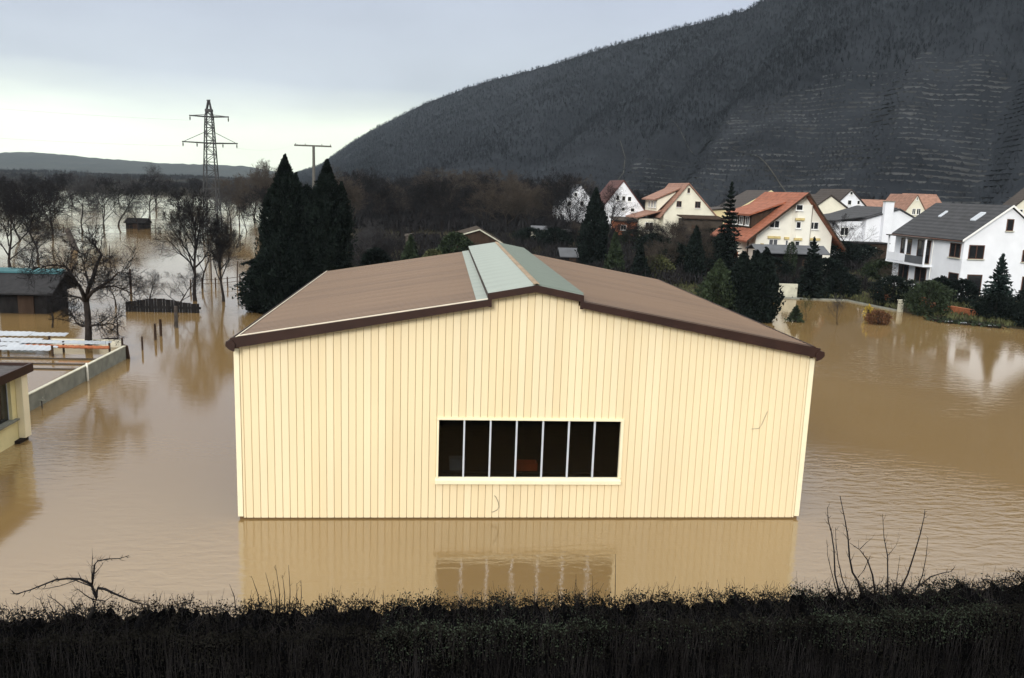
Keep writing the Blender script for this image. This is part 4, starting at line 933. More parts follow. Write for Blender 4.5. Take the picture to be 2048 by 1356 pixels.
# orchard on the left
orch = [(20, 540, 6.8, 1, 'bare tree at the left edge above the black shed', 'twig'), (75, 520, 6.0, 0, 'bare tree behind the black shed with teal ridge', 'twig'), (40, 480, 7.5, 3, 'tall bare tree at the left edge of the flooded orchard', 'twig'),
        (105, 470, 6.5, 1, 'bare tree with straight trunk in the left part of the orchard', 'twig'), (165, 462, 7.0, 0, 'wide bare tree left of the middle of the orchard', 'twiggrey'), (208, 455, 7.0, 1, 'slim bare tree left of the far hut in the orchard', 'twig'),
        (237, 452, 6.5, 4, 'bare tree directly left of the small far hut', 'twig'), (277, 462, 5.0, 2, 'small bare tree leaning over the small far hut', 'twig'), (312, 418, 12.5, 3, 'large spreading bare tree with fan crown in the far orchard', 'twiggrey'),
        (360, 440, 7, 0, 'bare tree left of the lattice pylon', 'twig'), (60, 560, 3.5, 2, 'small bare tree behind the pale hut at the left edge', 'twig'), (462, 455, 8, 1, 'bare tree right of the lattice pylon', 'twiggrey'), (520, 470, 8.5, 0, 'bare tree half hidden by the left conifer', 'twig')]
for k, (px, py, h, kd, lb, cm) in enumerate(orch): bare_tree({0: 5, 1: 6, 3: 7}.get(kd, kd) if py < 545 and px != 312 else kd, at_base(px, py), h*(1.32 if px < 300 and py < 545 else 1.08), k*1.3, lb, 'bare trees in the flooded orchard', cm, sx=1.2)
fl = 'bare tree in the far row along the flooded orchard'
for k in range(19):
    px = -5+k*29.5+rb_.uniform(-9, 9); Y = rb_.uniform(170, 330); p = onY(px, 400, Y)
    bare_tree(rb_.choice((5, 6, 7)), (float(p[0]), Y, float(ground_z(p[0], Y)) if ground_z(p[0], Y) > 0 else 0.0), rb_.uniform(8.2, 10.8), rb_.uniform(0, 6), fl, 'far row of bare trees', rb_.choice(('twiggrey', 'twig')), sx=1.35)
# brownish grove left of the conifers
ORD = ('leftmost', 'second from the left', 'third from the left', 'fourth from the left', 'fifth from the left', 'sixth from the left', 'seventh from the left', 'eighth from the left', 'ninth from the left', 'tenth from the left', 'eleventh from the left', 'twelfth from the left', 'sixth from the right', 'fifth from the right', 'fourth from the right', 'third from the right', 'second from the right', 'rightmost')
for k, (px, Y, h) in enumerate(((455, 175, 10.5), (478, 150, 10.5), (492, 130, 8.5), (508, 165, 12.5), (530, 160, 14), (545, 175, 14))):
    p = onY(px, 400, Y); bare_tree((5, 6, 7)[k % 3], (float(p[0]), Y, max(0, float(ground_z(p[0], Y)))), h, k, 'tall brownish bare tree in the grove behind the left conifer, '+ORD[k], 'grove behind the left conifer', 'twigbrown', sx=.85)
# dark row at the foot of the hill behind the hall
for k in range(52):
    px = 690+k*9.2+rb_.uniform(-7, 7); Y = rb_.uniform(120, 235); p = onY(px, 430, Y)
    bare_tree(rb_.choice((5, 6, 7)), (float(p[0]), Y, float(ground_z(p[0], Y))), rb_.uniform(7.5, 12), rb_.uniform(0, 6), 'dark bare tree in the row at the foot of the hill', 'bare trees at the foot of the hill', rb_.choice(('twig', 'twig', 'twigbrown')), sx=1.35)
rgf = np.random.default_rng(61); n = 2600; k = 16
yb = rgf.uniform(118, 250, n); xb = np.array([onY(px, 430, y)[0] for px, y in zip(rgf.uniform(690, 1330, n), yb)]); B = np.stack([xb, yb, ground_z(xb, yb)], 1)
hh = np.repeat(rgf.uniform(1.0, 3.6, n), k); p0 = np.repeat(B, k, 0)+rgf.normal(size=(n*k, 3))*(.5, .5, 0); D = rgf.normal(size=(n*k, 3))*(.35, .35, 0)+(0, 0, 1)
V, F = leaf_tris(rgf, p0+np.stack([0*hh, 0*hh, hh*.45], 1), 1.0, D=D, jit=.1, aspect=.09); V = V.reshape(-1, 4, 3); c = V.mean(1, keepdims=True); V = (c+(V-c)*hh[:, None, None]*.9).reshape(-1, 3)
n = 2600; k = 12; yb2 = rgf.uniform(520, 1150, n); xb2 = np.array([onY(px, 400, y)[0] for px, y in zip(rgf.uniform(-120, 640, n), yb2)]); B = np.stack([xb2, yb2, np.maximum(ground_z(xb2, yb2), 0)], 1)
h2 = np.repeat(rgf.uniform(2.6, 5.2, n)*(.75+.5*np.sin(xb2*.021+yb2*.005)*np.sin(xb2*.053+1)), k); q0 = np.repeat(B, k, 0)+rgf.normal(size=(n*k, 3))*(2.2, 2.2, 0); D2 = rgf.normal(size=(n*k, 3))*(.35, .35, 0)+(0, 0, 1)
V2, F2 = leaf_tris(rgf, q0+np.stack([0*h2, 0*h2, h2*.45], 1), 1.0, D=D2, jit=.1, aspect=.11); V2 = V2.reshape(-1, 4, 3); c2 = V2.mean(1, keepdims=True); V2 = (c2+(V2-c2)*h2[:, None, None]*.9).reshape(-1, 3)
tag(link('far_wood', mesh_np('far_wood', V2, F2), MT['twig']), 'distant band of bare woodland beyond the flooded orchard', 'wood', kind='stuff')
tag(link('thicket', mesh_np('thicket', V, F), MT['twig']), 'dark brushwood thicket below the row of bare trees at the hill foot', 'thicket', kind='stuff')
vil = [(1165, 158), (1205, 150), (1270, 155), (1300, 140), (1325, 150), (1440, 140), (1465, 150), (1490, 165), (1560, 160), (1600, 165), (1650, 165), (1735, 170), (1780, 175), (1830, 178), (1905, 160), (1940, 160), (1985, 155), (2020, 150),
       (1105, 108), (1135, 96), (1165, 100), (1190, 92), (1262, 100), (1290, 104), (1315, 98), (1340, 96), (1368, 100), (1400, 92), (1425, 88), (1445, 84)]
for k, (px, Y) in enumerate(vil):
    p = onY(px, 430, Y); near = k >= 18
    bare_tree(rb_.choice((5, 6, 7)), (float(p[0]), Y, float(ground_z(p[0], Y))), rb_.uniform(3.2, 5.0) if near else rb_.uniform(6, 9), rb_.uniform(0, 6), 'dark bare tree among the gardens below the middle houses, '+ORD[k-18] if near else 'dark bare tree behind the houses under the terraces, '+ORD[k], 'bare trees in the gardens below the middle houses' if near else 'bare trees behind the village', rb_.choice(('twig', 'twigbrown')) if near else 'twig', sx=1.4)
n = 2200; k = 16; yb = rgf.uniform(54, 108, n); xb = np.array([onY(px, 480, y)[0] for px, y in zip(rgf.uniform(700, 1760, n), yb)]); kq = yb > shore(xb)+2; xb, yb = xb[kq], yb[kq]
hit = np.zeros(len(xb), bool)
for (x0_, x1_, y0_, y1_) in ((41, 54, 66, 88), (61, 75, 87, 100), (52, 64, 50, 66), (19, 27, 72, 77), (6, 13, 69, 79)): hit |= (xb > x0_) & (xb < x1_) & (yb > y0_-2) & (yb < y1_)
xb, yb = xb[~hit], yb[~hit]; n = len(xb); B = np.stack([xb, yb, ground_z(xb, yb)], 1)
h3 = np.repeat(rgf.uniform(.5, 1.9, n), k); q0 = np.repeat(B, k, 0)+rgf.normal(size=(n*k, 3))*(.4, .4, 0); D2 = rgf.normal(size=(n*k, 3))*(.45, .45, 0)+(0, 0, 1)
V2, F2 = leaf_tris(rgf, q0+np.stack([0*h3, 0*h3, h3*.45], 1), 1.0, D=D2, jit=.1, aspect=.07); V2 = V2.reshape(-1, 4, 3); c2 = V2.mean(1, keepdims=True); V2 = (c2+(V2-c2)*h3[:, None, None]*.9).reshape(-1, 3)
tag(link('garden_brush', mesh_np('garden_brush', V2, F2), MT['twig']), 'brown leafless brush in the gardens between hall and houses', 'brush', kind='stuff')
p = onY(885, 500, 84); bare_tree(3, (float(p[0]), 84, float(ground_z(p[0], 84))), 10.0, 2.5, 'tall bare tree with clear trunk rising above the hall ridge', cm='twig', sx=.62)
for px, Y, h, kd, lb, cm in ((715, 70, 4.2, 4, 'bare tree with bent trunk right of the conifers', 'twiggrey'), (745, 80, 4.5, 2, 'grey bare tree above the left roof of the hall', 'twiggrey'), (1215, 108, 10, 3, 'bare tree standing in front of the steep white gable', 'twig'), (1150, 120, 5.5, 0, 'bare tree before the half hidden white house', 'twig'), (1125, 126, 9, 1, 'bare tree left of the half hidden white house', 'twig'),
                             (1345, 80, 5.6, 0, 'brownish bare tree in front of the cream house, left of two', 'twigbrown'), (1385, 78, 5.8, 1, 'brownish bare tree in front of the cream house, right of two', 'twigbrown'), (1320, 66, 4.3, 4, 'brown bare bush tree behind the right roof of the hall', 'twigbrown'), (1415, 66, 4.0, 2, 'brown bare bush tree left of the tall hedge trees', 'twigbrown'),
                             (1705, 84, 6.6, 4, 'dark bare tree with spreading crown right of the orange roofed house', 'twig'), (1760, 66, 3.2, 2, 'small bare tree in front of the big white house balcony', 'twigbrown'), (1780, 58, 2.6, 2, 'bare shrub left of the big white house', 'twigbrown'), (1300, 62, 3.8, 2, 'brown bare bush behind the hall, right of the conifers', 'twigbrown')):
    p = onY(px, 500, Y); bare_tree(kd, (float(p[0]), Y, max(0.0, float(ground_z(p[0], Y)))), h, px*.01, lb, None, cm, sx=1.15)
p = at_base(1674, 650); bare_tree(2, p, 2.4, .7, 'little bare tree standing in the water of the flooded garden', cm='twiggrey', sx=.75)
p = at_base(1612, 641); bare_tree(2, p, 2.0, 1.7, 'greenish twiggy shrub in the water by the pale garden wall', cm='olive', sx=.7)
# leaning pollard stump
p = onY(815, 512, 68); st = MB().tube([(0, 0, -.3), (0.05, 0, 1.5), (.1, 0, 3.2)], [.3, .26, .34], 8).tube([(-.3, 0, 3.25), (.5, 0, 3.35)], .22, 7).build('tree_stump', 'barkgrey'); st.location = (float(p[0]), 68, float(ground_z(p[0], 68))); tag(st, 'pale topped pollard stump above the left roof of the hall', 'stump')
p = at_base(145, 500); st = MB().tube([(.35, 0, -.3), (0, 0, 1.2), (-.5, 0, 2.6)], [.5, .38, .3], 8).build('tree_stump', 'barkgrey'); st.location = p; tag(st, 'leaning grey tree stump in the flooded orchard', 'stump')

# ------------------------------------------------------------------ evergreens
def cone_points(r, n, h, prof, rz=0, lump=.14, seed=0, inner=.55):
    """points near the surface of a lumpy profile; prof maps t 0..1 to radius"""
    t = r.uniform(0, 1, n); az = r.uniform(0, 2*np.pi, n)
    R = prof(t)*(1+lump*np.sin(az*3+t*9+seed)+lump*.8*np.sin(az*7-t*17+seed*2)+lump*.6*np.sin(az*13+t*31))
    k = 1-(1-inner)*r.uniform(0, 1, n)**2+np.where(r.random(n) < .14, r.exponential(.11, n), 0)
    return np.stack([R*k*np.cos(az), R*k*np.sin(az), t*h+r.normal(size=n)*.08], 1), az
def evergreen(name, label, loc, h, prof, n, size, mat, seed, up=1.0, trunk_r=.15, sx=1, group=None, aspect=.5, cat='tree', lump=.14):
    r = np.random.default_rng(seed); t = thing(name, label, cat, loc, group)
    P, az = cone_points(r, n, h, prof, seed=seed, lump=lump)
    P[:, 0] *= sx
    D = np.stack([np.cos(az), np.sin(az), np.full(n, up)], 1); D /= np.linalg.norm(D, axis=1, keepdims=True)
    V, F = leaf_tris(r, P, size, D=D, jit=.45, aspect=aspect)
    link('foliage', mesh_np('foliage', V, F), MT[mat], t)
    MB().tube([(0, 0, -1), (0, 0, h*.5), (0, 0, h*.9)], [trunk_r, trunk_r*.7, .02], 7).build('trunk', 'bark', t); return t
thj = lambda rad, tip=.0: (lambda t: rad*np.clip(1.02-(np.clip(t-.35, 0, 1)/.65)**1.6, 0, 1)*np.clip(.75+t*1.2, 0, 1)+.03)
con = lambda rad: (lambda t: rad*(1-t)**.85+.03)
rnd = lambda rad: (lambda t: rad*np.sqrt(np.clip(1-(2*t-.9)**2*.85, 0.02, 1)))
cyp = lambda rad, sh=.55: (lambda t: rad*np.where(t < sh, 1.0, np.clip(1-((t-sh)/(1-sh))**1.25, 0, 1))*np.clip(.8+t*1.2, 0, 1)+.04)
evergreen('conifer', 'left one of the two tall dark conifers behind the hall', (-5.75, 38.6, 0), 10.9, cyp(1.35, .6), 30000, .21, 'thuja', 1, 1.6, lump=.18)
evergreen('conifer', 'right one of the two tall dark conifers behind the hall', (-2.75, 38.2, 0), 10.7, cyp(1.2, .62), 27000, .21, 'thuja', 2, 1.6, lump=.18)
evergreen('conifer', 'lower dark conifer filling the gap between the two tall ones', (-4.3, 38.9, 0), 8.9, cyp(1.4, .82), 20000, .21, 'thuja', 3, 1.6)
evergreen('conifer', 'narrow dark spire on the right shoulder of the left tall conifer', (-4.95, 38.3, 0), 9.7, cyp(.75, .7), 7000, .2, 'thuja', 6, 1.6, lump=.25)
evergreen('conifer', 'narrow dark spire on the left shoulder of the left tall conifer', (-6.75, 38.4, 0), 8.6, cyp(.8, .75), 7000, .2, 'thuja', 7, 1.6, lump=.25)
evergreen('conifer', 'narrow dark spire on the right shoulder of the right tall conifer', (-1.75, 38.3, 0), 9.2, cyp(.65, .75), 6000, .2, 'thuja', 8, 1.6, lump=.25)
evergreen('evergreen_bush', 'round dark bush at the water line below the left conifer', (-7.0, 37.2, 0), 2.9, rnd(1.55), 5200, .24, 'thuja', 4, .5, cat='bush', sx=1.1)
evergreen('conifer', 'broad lower conifer in front of the left tall conifer', (-5.9, 37.2, 0), 5.6, cyp(1.85, .5), 17000, .21, 'thuja', 5, 1.2)
# spiky branch cluster at the left
sp = thing('spiky_evergreen', 'spiky evergreen with drooping fronds left of the conifers', 'bush', (-7.1, 37.8, 0)); rs = np.random.default_rng(6); Sg = []; Lp = []; Ld = []
for k in range(26):
    az = rs.uniform(2.0, 4.3); ln = rs.uniform(1.0, 1.9); z0 = rs.uniform(2.0, 3.6); q = np.array((0, 0, z0)); d = np.array((math.cos(az), math.sin(az), .55)); d /= np.linalg.norm(d)
    for i in range(6):
        q2 = q+d*ln/6; Sg.append((*q, *q2, .02, .015))
        for m in range(14): Lp.append(q+(q2-q)*rs.random()+rs.normal(size=3)*.05); Ld.append(d*.9+np.array((0, 0, -.1)))
        q = q2; d = d+np.array((0, 0, -.16)); d /= np.linalg.norm(d)
V, F = prisms(Sg); link('stems', mesh_np('stems', V, F), MT['bark'], sp)
V, F = leaf_tris(rs, np.array(Lp), .36, D=np.array(Ld), jit=.35, aspect=.2); link('foliage', mesh_np('foliage', V, F), MT['thuja'], sp)
def spruce(label, loc, h, rad, seed, mat='spruce', name='spruce', tiers=17):
    r = np.random.default_rng(seed); t = thing(name, label, 'tree', loc); P = []; D = []; Sg = []
    for k in range(tiers):
        f = k/(tiers-1); z = h*(.04+.92*f); R = rad*(1-f)**.9+.06; nb = int(15-7*f)
        for b in range(nb):
            az = 2*math.pi*b/nb+k*1.1+r.uniform(-.2, .2); rr = R*r.uniform(.72, 1.12); e_ = np.array((math.cos(az)*rr, math.sin(az)*rr, -.22*rr+r.uniform(-.05, .12)+f*.3)); o = np.array((0, 0, z)); Sg.append((*o, *(o+e_), .02, .008))
            m = int(14*rr/rad*1.6)+5
            for q in range(m):
                s = (q+r.random())/m; P.append(o+e_*s+r.normal(size=3)*(.07*rr)); dd = e_/np.linalg.norm(e_)+r.normal(size=3)*.35; D.append(dd)
    P.append(np.array((0, 0, h*.99))); D.append(np.array((0, 0, 1.0)))
    V, F = leaf_tris(r, np.array(P), .30*rad/1.5, D=np.array(D), jit=.3, aspect=.45); link('foliage', mesh_np('foliage', V, F), MT[mat], t)
    V, F = prisms(Sg); link('branches', mesh_np('branches', V, F), MT['bark'], t)
    MB().tube([(0, 0, -.6), (0, 0, h*.5), (0, 0, h)], [.09*rad, .05*rad, .012], 6).build('trunk', 'bark', t); return t
def gz(x, y): return max(0.0, float(ground_z(x, y)))
spruce('dark spruce with pointed tip in front of the flooded garden, left of the white balcony', (40.2, 52.6, .1), 5.4, 1.75, 31, 'thuja')
spruce('blue green spruce in front of the gable of the big white house', (51.6, 42.2, .2), 4.9, 1.75, 32)
spruce('tall dark spruce between the cream house and the orange roofed house', (35.9, 64, .3), 10.4, 2.0, 33, 'thuja', tiers=24)
evergreen('conifer', 'tall narrow dark conifer in front of the steep white gable', (22.9, 72, .3), 9.2, thj(1.5), 9000, .34, 'thuja', 34, 1.5)
evergreen('conifer', 'dark green conifer behind the right roof of the hall, between two darker ones', (22.9, 60, .2), 5.0, con(1.2), 4500, .3, 'shrub', 35, 1.0)
evergreen('conifer', 'short dark conifer behind the middle of the right hall roof', (25.3, 59, .2), 4.0, con(1.1), 4000, .28, 'thuja', 36, 1.0)
evergreen('conifer', 'column shaped dark conifer left of the tall hedge trees', (31.2, 60, .2), 5.8, thj(.95), 4500, .28, 'thuja', 37, 1.5)
evergreen('conifer', 'small rounded conifer above the left hall roof near the stump', (2.3, 62, .2), 4.0, con(1.25), 4500, .28, 'shrub', 38, .9)
evergreen('evergreen_bush', 'large green bush above the hall roof left of the ridge', (6.9, 66, .2), 4.2, rnd(1.8), 5000, .3, 'shrub', 39, .6, cat='bush')
evergreen('evergreen_bush', 'dark bush behind the hall right of the conifers', (-.2, 50, .1), 3.6, rnd(1.4), 4000, .28, 'thuja', 40, .6, cat='bush')
# tall hedge trees at the right bank
for k, (x, y, h, rad, lb, mt) in enumerate(((29.6, 37.6, 5.4, 1.15, 'right one of the tall dark hedge trees beside the pale garden wall', 'thuja'), (28.0, 37.9, 5.1, 1.2, 'middle one of the tall dark hedge trees on the right bank', 'thuja'), (26.3, 38.2, 4.4, 1.3, 'left one of the tall dark hedge trees on the right bank', 'shrub'), (30.1, 40.6, 5.0, 1.1, 'hindmost of the tall dark hedge trees, next to the garden wall', 'thuja'))):
    evergreen('hedge_tree', lb, (x, y, 0), h, thj(rad), 5600, .26, mt, 50+k, 1.2)
# shrubs along the bank of the big white house
for k, (px, Y, h, rad, mt, lb) in enumerate(((1110, 95, 3.0, 2.2, 'thuja', 'dark evergreen bush beside the pale shed'), (1178, 104, 3.2, 2.4, 'thuja', 'dark evergreen bush left of the brick outbuilding'), (1268, 106, 2.6, 2.2, 'shrub', 'green bush below the orange brick outbuilding'), (1310, 88, 3.2, 2.4, 'thuja', 'dark evergreen bush below the cream house, left'), (1352, 70, 3.4, 1.8, 'thuja', 'dark evergreen bush behind the right hall roof'), (1420, 96, 3.6, 2.4, 'thuja', 'dark evergreen bush right of the brown timber shed'),
        (1446, 70, 4.6, 1.6, 'thuja', 'tall dark bush at the foot of the tall spruce'), (1690, 76, 3.4, 2.2, 'thuja', 'dark evergreen bush right of the long dark shed'), (1730, 82, 2.6, 2.0, 'thuja', 'dark bush in front of the green garage door'), (1660, 62, 2.6, 1.9, 'thuja', 'dark bush behind the pointed dark spruce'), (1770, 66, 2.2, 1.8, 'shrub', 'dull bush left of the white balcony'), (1060, 100, 2.6, 2.2, 'thuja', 'dark bush above the right slope of the hall ridge'))):
    p = onY(px, 480, Y); evergreen('evergreen_bush', lb, (float(p[0]), Y, gz(p[0], Y)-.1), h, rnd(rad), 3200, .3, mt, 120+k, .6, cat='bush', lump=.22)
shr = [(45.6, 47.6, 2.5, 1.5, 'broad dark shrub at the corner of the flooded garden', 'thuja'), (43.6, 53.2, 2.3, 1.4, 'dark shrub right of the pointed dark spruce', 'thuja'), (45.9, 42.6, 2.7, 1.45, 'round grey green shrub at the water below the white balcony', 'shrub'), 
       (49.2, 47.5, 2.0, 1.2, 'shrub under the corner of the big white house', 'shrub'), (51.0, 49.0, 2.3, 1.0, 'narrow dark shrub by the lower window of the big white house', 'thuja'), (52.6, 48.4, 2.2, 1.1, 'dark shrub below the right lower window of the white house', 'thuja'), (50.0, 40.0, 2.1, 1.4, 'dark hedge bush left of the blue green spruce at the water', 'thuja'),
       (52.2, 37.2, 2.3, 1.6, 'dark hedge bush at the right edge of the picture at the water', 'thuja'), (54.2, 41.0, 2.6, 1.5, 'dark hedge bush behind the one at the right edge', 'thuja'), (51.0, 36.6, 1.7, 1.2, 'low hedge bush at the water below the blue green spruce', 'thuja')]
for k, (x, y, h, rad, lb, mt) in enumerate(shr): evergreen('shrub', lb, (x, y, gz(x, y)-.1), h, rnd(rad), 3600, .22, mt, 70+k, .5, cat='bush', sx=1.15, lump=.2)
evergreen('shrub', 'rust brown bush half submerged in the flooded garden', tuple(at_base(1755, 648)), .95, rnd(.7), 1400, .16, 'rustleaf', 90, .8, cat='bush', sx=1.3)
evergreen('shrub', 'yellow leaved shrub left of the rust brown bush in the water', tuple(at_base(1735, 640)), 1.15, rnd(.35), 260, .15, 'yellowleaf', 91, .8, cat='bush')
evergreen('shrub', 'small green conifer at the foot of the pale garden wall', tuple(at_base(1590, 643)), 1.1, con(.6), 1200, .16, 'shrub', 92, .9, cat='bush')
evergreen('shrub', 'olive shrub behind the hall between the two short conifers', (28.0, 63, .2), 2.6, rnd(1.8), 2600, .24, 'olive', 93, .5, cat='bush')
evergreen('shrub', 'olive green hedge below the cream house with faded roof', (33.6, 74, .4), 2.4, rnd(2.2), 2600, .26, 'olive', 94, .5, cat='bush')
evergreen('shrub', 'olive bush above the hall roof right of the stump', (4.6, 60, .2), 2.8, rnd(1.2), 2400, .24, 'olive', 95, .5, cat='bush')
evergreen('shrub', 'green shrub climbing in front of the long dark shed', (44.6, 67.6, .4), 4.0, rnd(.7), 1400, .2, 'shrub', 96, .8, cat='bush')
evergreen('shrub', 'dark shrub under the long dark shed with grey roof', (40.8, 63, .3), 2.6, rnd(1.9), 3200, .24, 'thuja', 97, .5, cat='bush')
evergreen('shrub', 'brownish bush between the shed and the dark spruce', (36.6, 58, .2), 2.4, rnd(1.7), 2600, .24, 'olive', 98, .5, cat='bush')

# grass and weeds on the banks
rgs = np.random.default_rng(44); n = 26000
gxp = rgs.uniform(-5, 62, n); gyp = shore(gxp)+rgs.uniform(.6, 1, n)**1*rgs.exponential(22, n)+.5; gzp = ground_z(gxp, gyp); kp_ = gzp > .1
P = np.stack([gxp, gyp, gzp], 1)[kp_]; n = len(P); D = rgs.normal(size=(n, 3))*(.4, .4, 0)+(0, 0, 1)
V, F = leaf_tris(rgs, P+(0, 0, .12), .5, D=D, jit=.1, aspect=.18)
tag(link('meadow_grass', mesh_np('meadow_grass', V, F), MT['olive']), 'dull winter grass and weeds on the banks', 'grass', kind='stuff')

# ------------------------------------------------------------------ foreground hedge and its saplings
HY = -10.4
hx = np.array([-8, -1.5, -.8, 1.3, 2.6, 4.2, 6.6, 8, 9.6, 12.0, 14.9, 16, 22]); hzv = np.array([2.75, 2.78, 2.86, 2.98, 2.93, 2.98, 3.0, 3.0, 3.05, 3.1, 3.28, 3.3, 3.4])
def htop(x): return np.interp(x, hx, hzv)-.11+.035*np.sin(x*5.1)+.03*np.sin(x*11.7+1)+.02*np.sin(x*23)
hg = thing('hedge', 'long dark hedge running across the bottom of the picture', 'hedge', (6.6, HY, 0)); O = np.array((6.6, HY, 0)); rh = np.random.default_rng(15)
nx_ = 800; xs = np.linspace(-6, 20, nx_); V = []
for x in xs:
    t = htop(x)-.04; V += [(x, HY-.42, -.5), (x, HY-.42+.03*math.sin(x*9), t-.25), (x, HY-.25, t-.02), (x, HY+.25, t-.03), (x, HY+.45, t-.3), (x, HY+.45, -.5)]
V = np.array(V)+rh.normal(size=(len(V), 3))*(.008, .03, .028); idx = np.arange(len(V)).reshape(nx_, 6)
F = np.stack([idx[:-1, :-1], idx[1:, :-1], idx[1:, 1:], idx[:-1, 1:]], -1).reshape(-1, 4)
link('shade_core', mesh_np('shade_core', V-O, F), MT['thicket'], hg)  # solid near-black core, painted shade in place of dense inner twigs
n = 9000; x = rh.uniform(-5, 19, n); b = rh.uniform(.9, 2.6, n); y = HY+np.where(rh.random(n) < .8, -1, 1)*rh.uniform(.36, .62, n); ln = rh.uniform(.3, 1.0, n)
p0 = np.stack([x, y, b], 1); p1 = p0+np.stack([rh.normal(size=n)*.08, rh.normal(size=n)*.06, ln], 1); p1[:, 2] = np.minimum(p1[:, 2], htop(p1[:, 0])+.12*rh.random(n)**3)
rr = rh.uniform(.002, .0045, n); S1 = np.concatenate([p0-O, p1-O, rr[:, None], rr[:, None]*.6], 1)
n = 7000; x = rh.uniform(-5, 19, n); y = HY+rh.uniform(-.55, .5, n); z = htop(x)-.2*rh.random(n); p0 = np.stack([x, y, z], 1); d = rh.normal(size=(n, 3))*(.5, .5, .3)+(0, 0, .7); p1 = p0+d*rh.uniform(.08, .22, (n, 1))
S2 = np.concatenate([p0-O, p1-O, np.full((n, 1), .003), np.full((n, 1), .0018)], 1)
n = 420; x = rh.uniform(-4, 18, n); p0 = np.stack([x, HY+rh.uniform(-.4, .4, n), htop(x)-.1], 1); p1 = p0+np.stack([rh.normal(size=n)*.05, rh.normal(size=n)*.05, rh.uniform(.12, .42, n)], 1)
S3 = np.concatenate([p0-O, p1-O, np.full((n, 1), .004), np.full((n, 1), .0015)], 1)
V, F = prisms(np.concatenate([S1, S2, S3])); link('stems', mesh_np('stems', V, F), MT['hedgestem'], hg)
def hedge_leaves(n, lo, hi, xr, size, mat, zpow=1.5):
    x = rh.uniform(*xr, n); side = rh.random(n); z = htop(x)-(hi-lo)*rh.random(n)**zpow-lo
    y = np.where(side < .45, HY-rh.uniform(.38, .62, n), np.where(side < .9, HY+rh.uniform(-.5, .5, n), HY+rh.uniform(.4, .6, n)))
    z = np.where((side >= .45) & (side < .9), htop(x)-.09+np.minimum(rh.exponential(.019, n), .14), z)
    V, F = leaf_tris(rh, np.stack([x, y, z], 1)-O, size, jit=1, aspect=.55); return link('foliage', mesh_np('foliage', V, F), MT[mat], hg)
hedge_leaves(120000, 0, 1.9, (-5, 19), .036, 'hedgeleaf')
hedge_leaves(4500, -.07, .5, (4.6, 8.0), .032, 'hedgegreen'); hedge_leaves(3600, -.04, .5, (11.2, 14), .032, 'hedgegreen'); hedge_leaves(3000, -.02, .4, (8, 18), .032, 'hedgegreen')

rsx = random.Random(31)
def sapling(name, label, lines, dep=.25, twigs=3, tl=(.08, .22), base=None):
    """shoots traced at the hedge; every line: list of (px, py), thickness; each shoot at its own depth"""
    b0 = onY(*(base or lines[0][0][0]), HY); t = thing(name, label, 'shrub', tuple(b0)); S = []
    for pts, rad in lines:
        y0 = rsx.uniform(-dep, dep); y1 = y0+rsx.uniform(-dep, dep); P3 = []
        for i, (a, b) in enumerate(pts):
            P3.append(onY(a, b, HY+y0+(y1-y0)*i/max(1, len(pts)-1))-b0)
        rad *= 1.12; rads = [rad*(1-.75*i/max(1, len(pts)-1)) for i in range(len(pts))]
        MB().tube(P3, rads, 6).build('shoot', 'saplingbark', t, smooth=True)
        for i in range(len(P3)-1):
            for k in range(twigs):
                f = rsx.random(); q = P3[i]+(P3[i+1]-P3[i])*f; d = P3[i+1]-P3[i]; d = d/np.linalg.norm(d)
                nd = rot_about(d, rsx.uniform(.4, 1.1), rsx.uniform(0, 6.28)); ln = rsx.uniform(*tl); m = q+nd*ln*.5; e2 = q+nd*ln+np.array((0, 0, ln*.25))
                S += [(*q, *m, rad*.28, rad*.22), (*m, *e2, rad*.22, .0012)]
    if S:
        V, F = prisms(np.array(S)); link('twigs', mesh_np('twigs', V, F), MT['saplingbark'], t)['kind'] = 'stuff'
    return t
sapling('sapling', 'dead looking crooked sapling with arching branches above the hedge on the left', [
    ([(178, 1238), (188, 1218), (193, 1195), (195, 1176)], .030), ([(193, 1195), (187, 1180), (182, 1168), (160, 1158), (135, 1157), (110, 1160), (85, 1170), (60, 1180), (36, 1187), (26, 1187)], .020),
    ([(195, 1176), (210, 1178), (226, 1186), (245, 1194), (268, 1204), (285, 1208), (300, 1210)], .018), ([(184, 1170), (187, 1150), (189, 1130), (195, 1122), (215, 1118), (240, 1117), (258, 1111)], .014),
    ([(184, 1160), (184, 1135), (185, 1108)], .009), ([(182, 1172), (170, 1168), (150, 1160), (130, 1158)], .010), ([(190, 1200), (178, 1195), (168, 1188), (158, 1180), (142, 1180)], .009), ([(140, 1236), (128, 1215), (110, 1200), (95, 1192)], .010),
    ([(102, 1238), (90, 1220), (82, 1205), (80, 1195)], .008), ([(172, 1230), (155, 1220), (145, 1205), (142, 1196), (155, 1185)], .008), ([(193, 1200), (210, 1202), (222, 1194), (230, 1188)], .008), ([(187, 1150), (200, 1135), (206, 1126)], .006),
    ([(160, 1158), (120, 1172), (88, 1178), (80, 1178)], .006), ([(226, 1186), (260, 1200), (290, 1202), (306, 1201)], .006), ([(110, 1230), (100, 1210), (95, 1195)], .006)], dep=.18, twigs=4, tl=(.04, .13), base=(178, 1238))
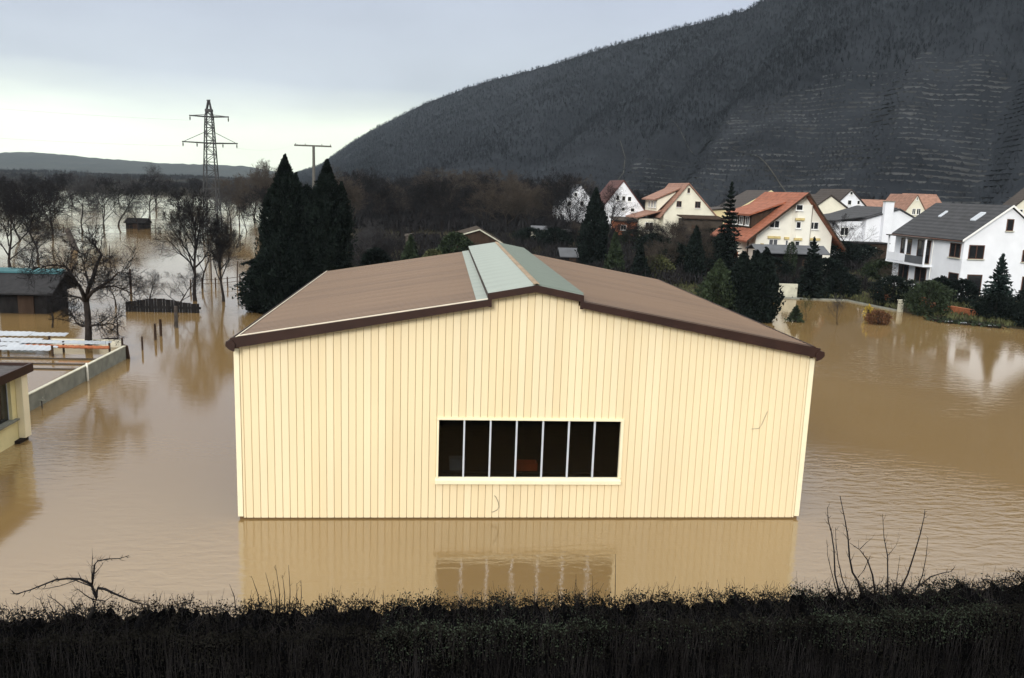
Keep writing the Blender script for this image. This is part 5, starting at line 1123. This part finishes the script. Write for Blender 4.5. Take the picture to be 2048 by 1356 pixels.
for k, (a, b, c, d) in enumerate(((472, 1212, 459, 1168), (503, 1213, 500, 1190), (521, 1213, 503, 1152), (545, 1212, 531, 1145), (553, 1212, 546, 1170), (560, 1213, 551, 1130), (569, 1212, 565, 1150), (579, 1212, 577, 1130), (590, 1212, 594, 1166), (600, 1212, 602, 1160))):
    sapling('sapling', 'thin upright shoot above the left part of the hedge, '+ORD[k], [([(a, b+12), (a*.6+c*.4+2, b*.6+d*.4), (c, d)], .008)], twigs=2, tl=(.03, .08), base=(a, b+12))['group'] = 'thin shoots above the left part of the hedge'
for k, (a, b, c, d) in enumerate(((767, 1208, 766, 1180), (962, 1208, 962, 1182), (1069, 1210, 1068, 1172), (1119, 1213, 1114, 1170), (1150, 1213, 1152, 1148), (1183, 1215, 1185, 1152), (1229, 1213, 1231, 1108), (1318, 1208, 1317, 1172))):
    sapling('sapling', 'single thin shoot above the middle of the hedge, '+ORD[k], [([(a, b+12), ((a+c)/2+1, (b+d)/2), (c, d)], .007)], twigs=1, tl=(.03, .06), base=(a, b+12))['group'] = 'thin shoots above the middle of the hedge'
sapling('sapling', 'tallest dark shoot of the bare sapling clump above the hedge on the right', [
    ([(1725, 1192), (1716, 1162), (1705, 1145), (1699, 1115), (1696, 1075), (1690, 1040), (1680, 992)], .018), ([(1751, 1190), (1745, 1150), (1735, 1120), (1720, 1100), (1700, 1086)], .014), ([(1716, 1155), (1728, 1140), (1736, 1122), (1740, 1112)], .008), ([(1720, 1098), (1732, 1086), (1742, 1078)], .005), ([(1697, 1080), (1690, 1070), (1686, 1066)], .005)], dep=.08, twigs=2, tl=(.04, .14), base=(1725, 1200))
sapling('sapling', 'two thin shoots left of the tallest shoot above the hedge on the right', [
    ([(1680, 1192), (1670, 1150), (1668, 1100), (1662, 1060), (1656, 1040), (1655, 1015)], .013), ([(1700, 1192), (1685, 1160), (1676, 1120), (1672, 1085), (1671, 1055)], .010), ([(1675, 1190), (1662, 1140), (1655, 1110), (1654, 1080)], .007)], dep=.1, twigs=3, tl=(.04, .12), base=(1680, 1196))
sapling('sapling', 'straight shoot in the middle of the sapling clump on the right', [([(1776, 1190), (1775, 1112), (1768, 1075), (1765, 1028)], .010), ([(1775, 1112), (1785, 1100), (1794, 1088)], .005), ([(1790, 1190), (1795, 1150), (1800, 1110)], .006)], dep=.1, twigs=2, base=(1776, 1196))
sapling('sapling', 'right leaning long shoots at the right of the sapling clump', [([(1795, 1190), (1815, 1150), (1828, 1110), (1840, 1070), (1848, 1035), (1850, 1018)], .013), ([(1830, 1185), (1845, 1150), (1852, 1115), (1856, 1075)], .009), ([(1815, 1192), (1838, 1172), (1862, 1153), (1885, 1146), (1902, 1143)], .013), ([(1902, 1143), (1910, 1135)], .004)], dep=.1, twigs=2, tl=(.04, .12), base=(1795, 1194))
sapling('sapling', 'leafy low twigs at the foot of the sapling clump on the right', [([(1660+i*16+rsx.uniform(-6, 6), 1195), (1660+i*16+rsx.uniform(-8, 8), 1175), (1662+i*16+rsx.uniform(-9, 9), 1150+rsx.uniform(-12, 14))], .005) for i in range(14)], dep=.3, twigs=5, tl=(.03, .1), base=(1760, 1196))

# ------------------------------------------------------------------ haze: the damp air over the valley
hz = MB().box(-3000.5, 3000.5, -3000.5, 3000.5, -3.2, 330).build('haze', None)
tag(hz, 'thin blue grey haze in the damp winter air', 'haze', kind='stuff')
hm = bpy.data.materials.new('valley_haze'); hm.use_nodes = True; t = hm.node_tree; t.nodes.clear()
o_ = t.nodes.new('ShaderNodeOutputMaterial'); pv = t.nodes.new('ShaderNodeVolumePrincipled')
pv.inputs['Color'].default_value = (.72, .86, 1.0, 1); pv.inputs['Density'].default_value = .00009; pv.inputs['Anisotropy'].default_value = .2
t.links.new(pv.outputs[0], o_.inputs['Volume']); hz.data.materials.clear(); hz.data.materials.append(hm)
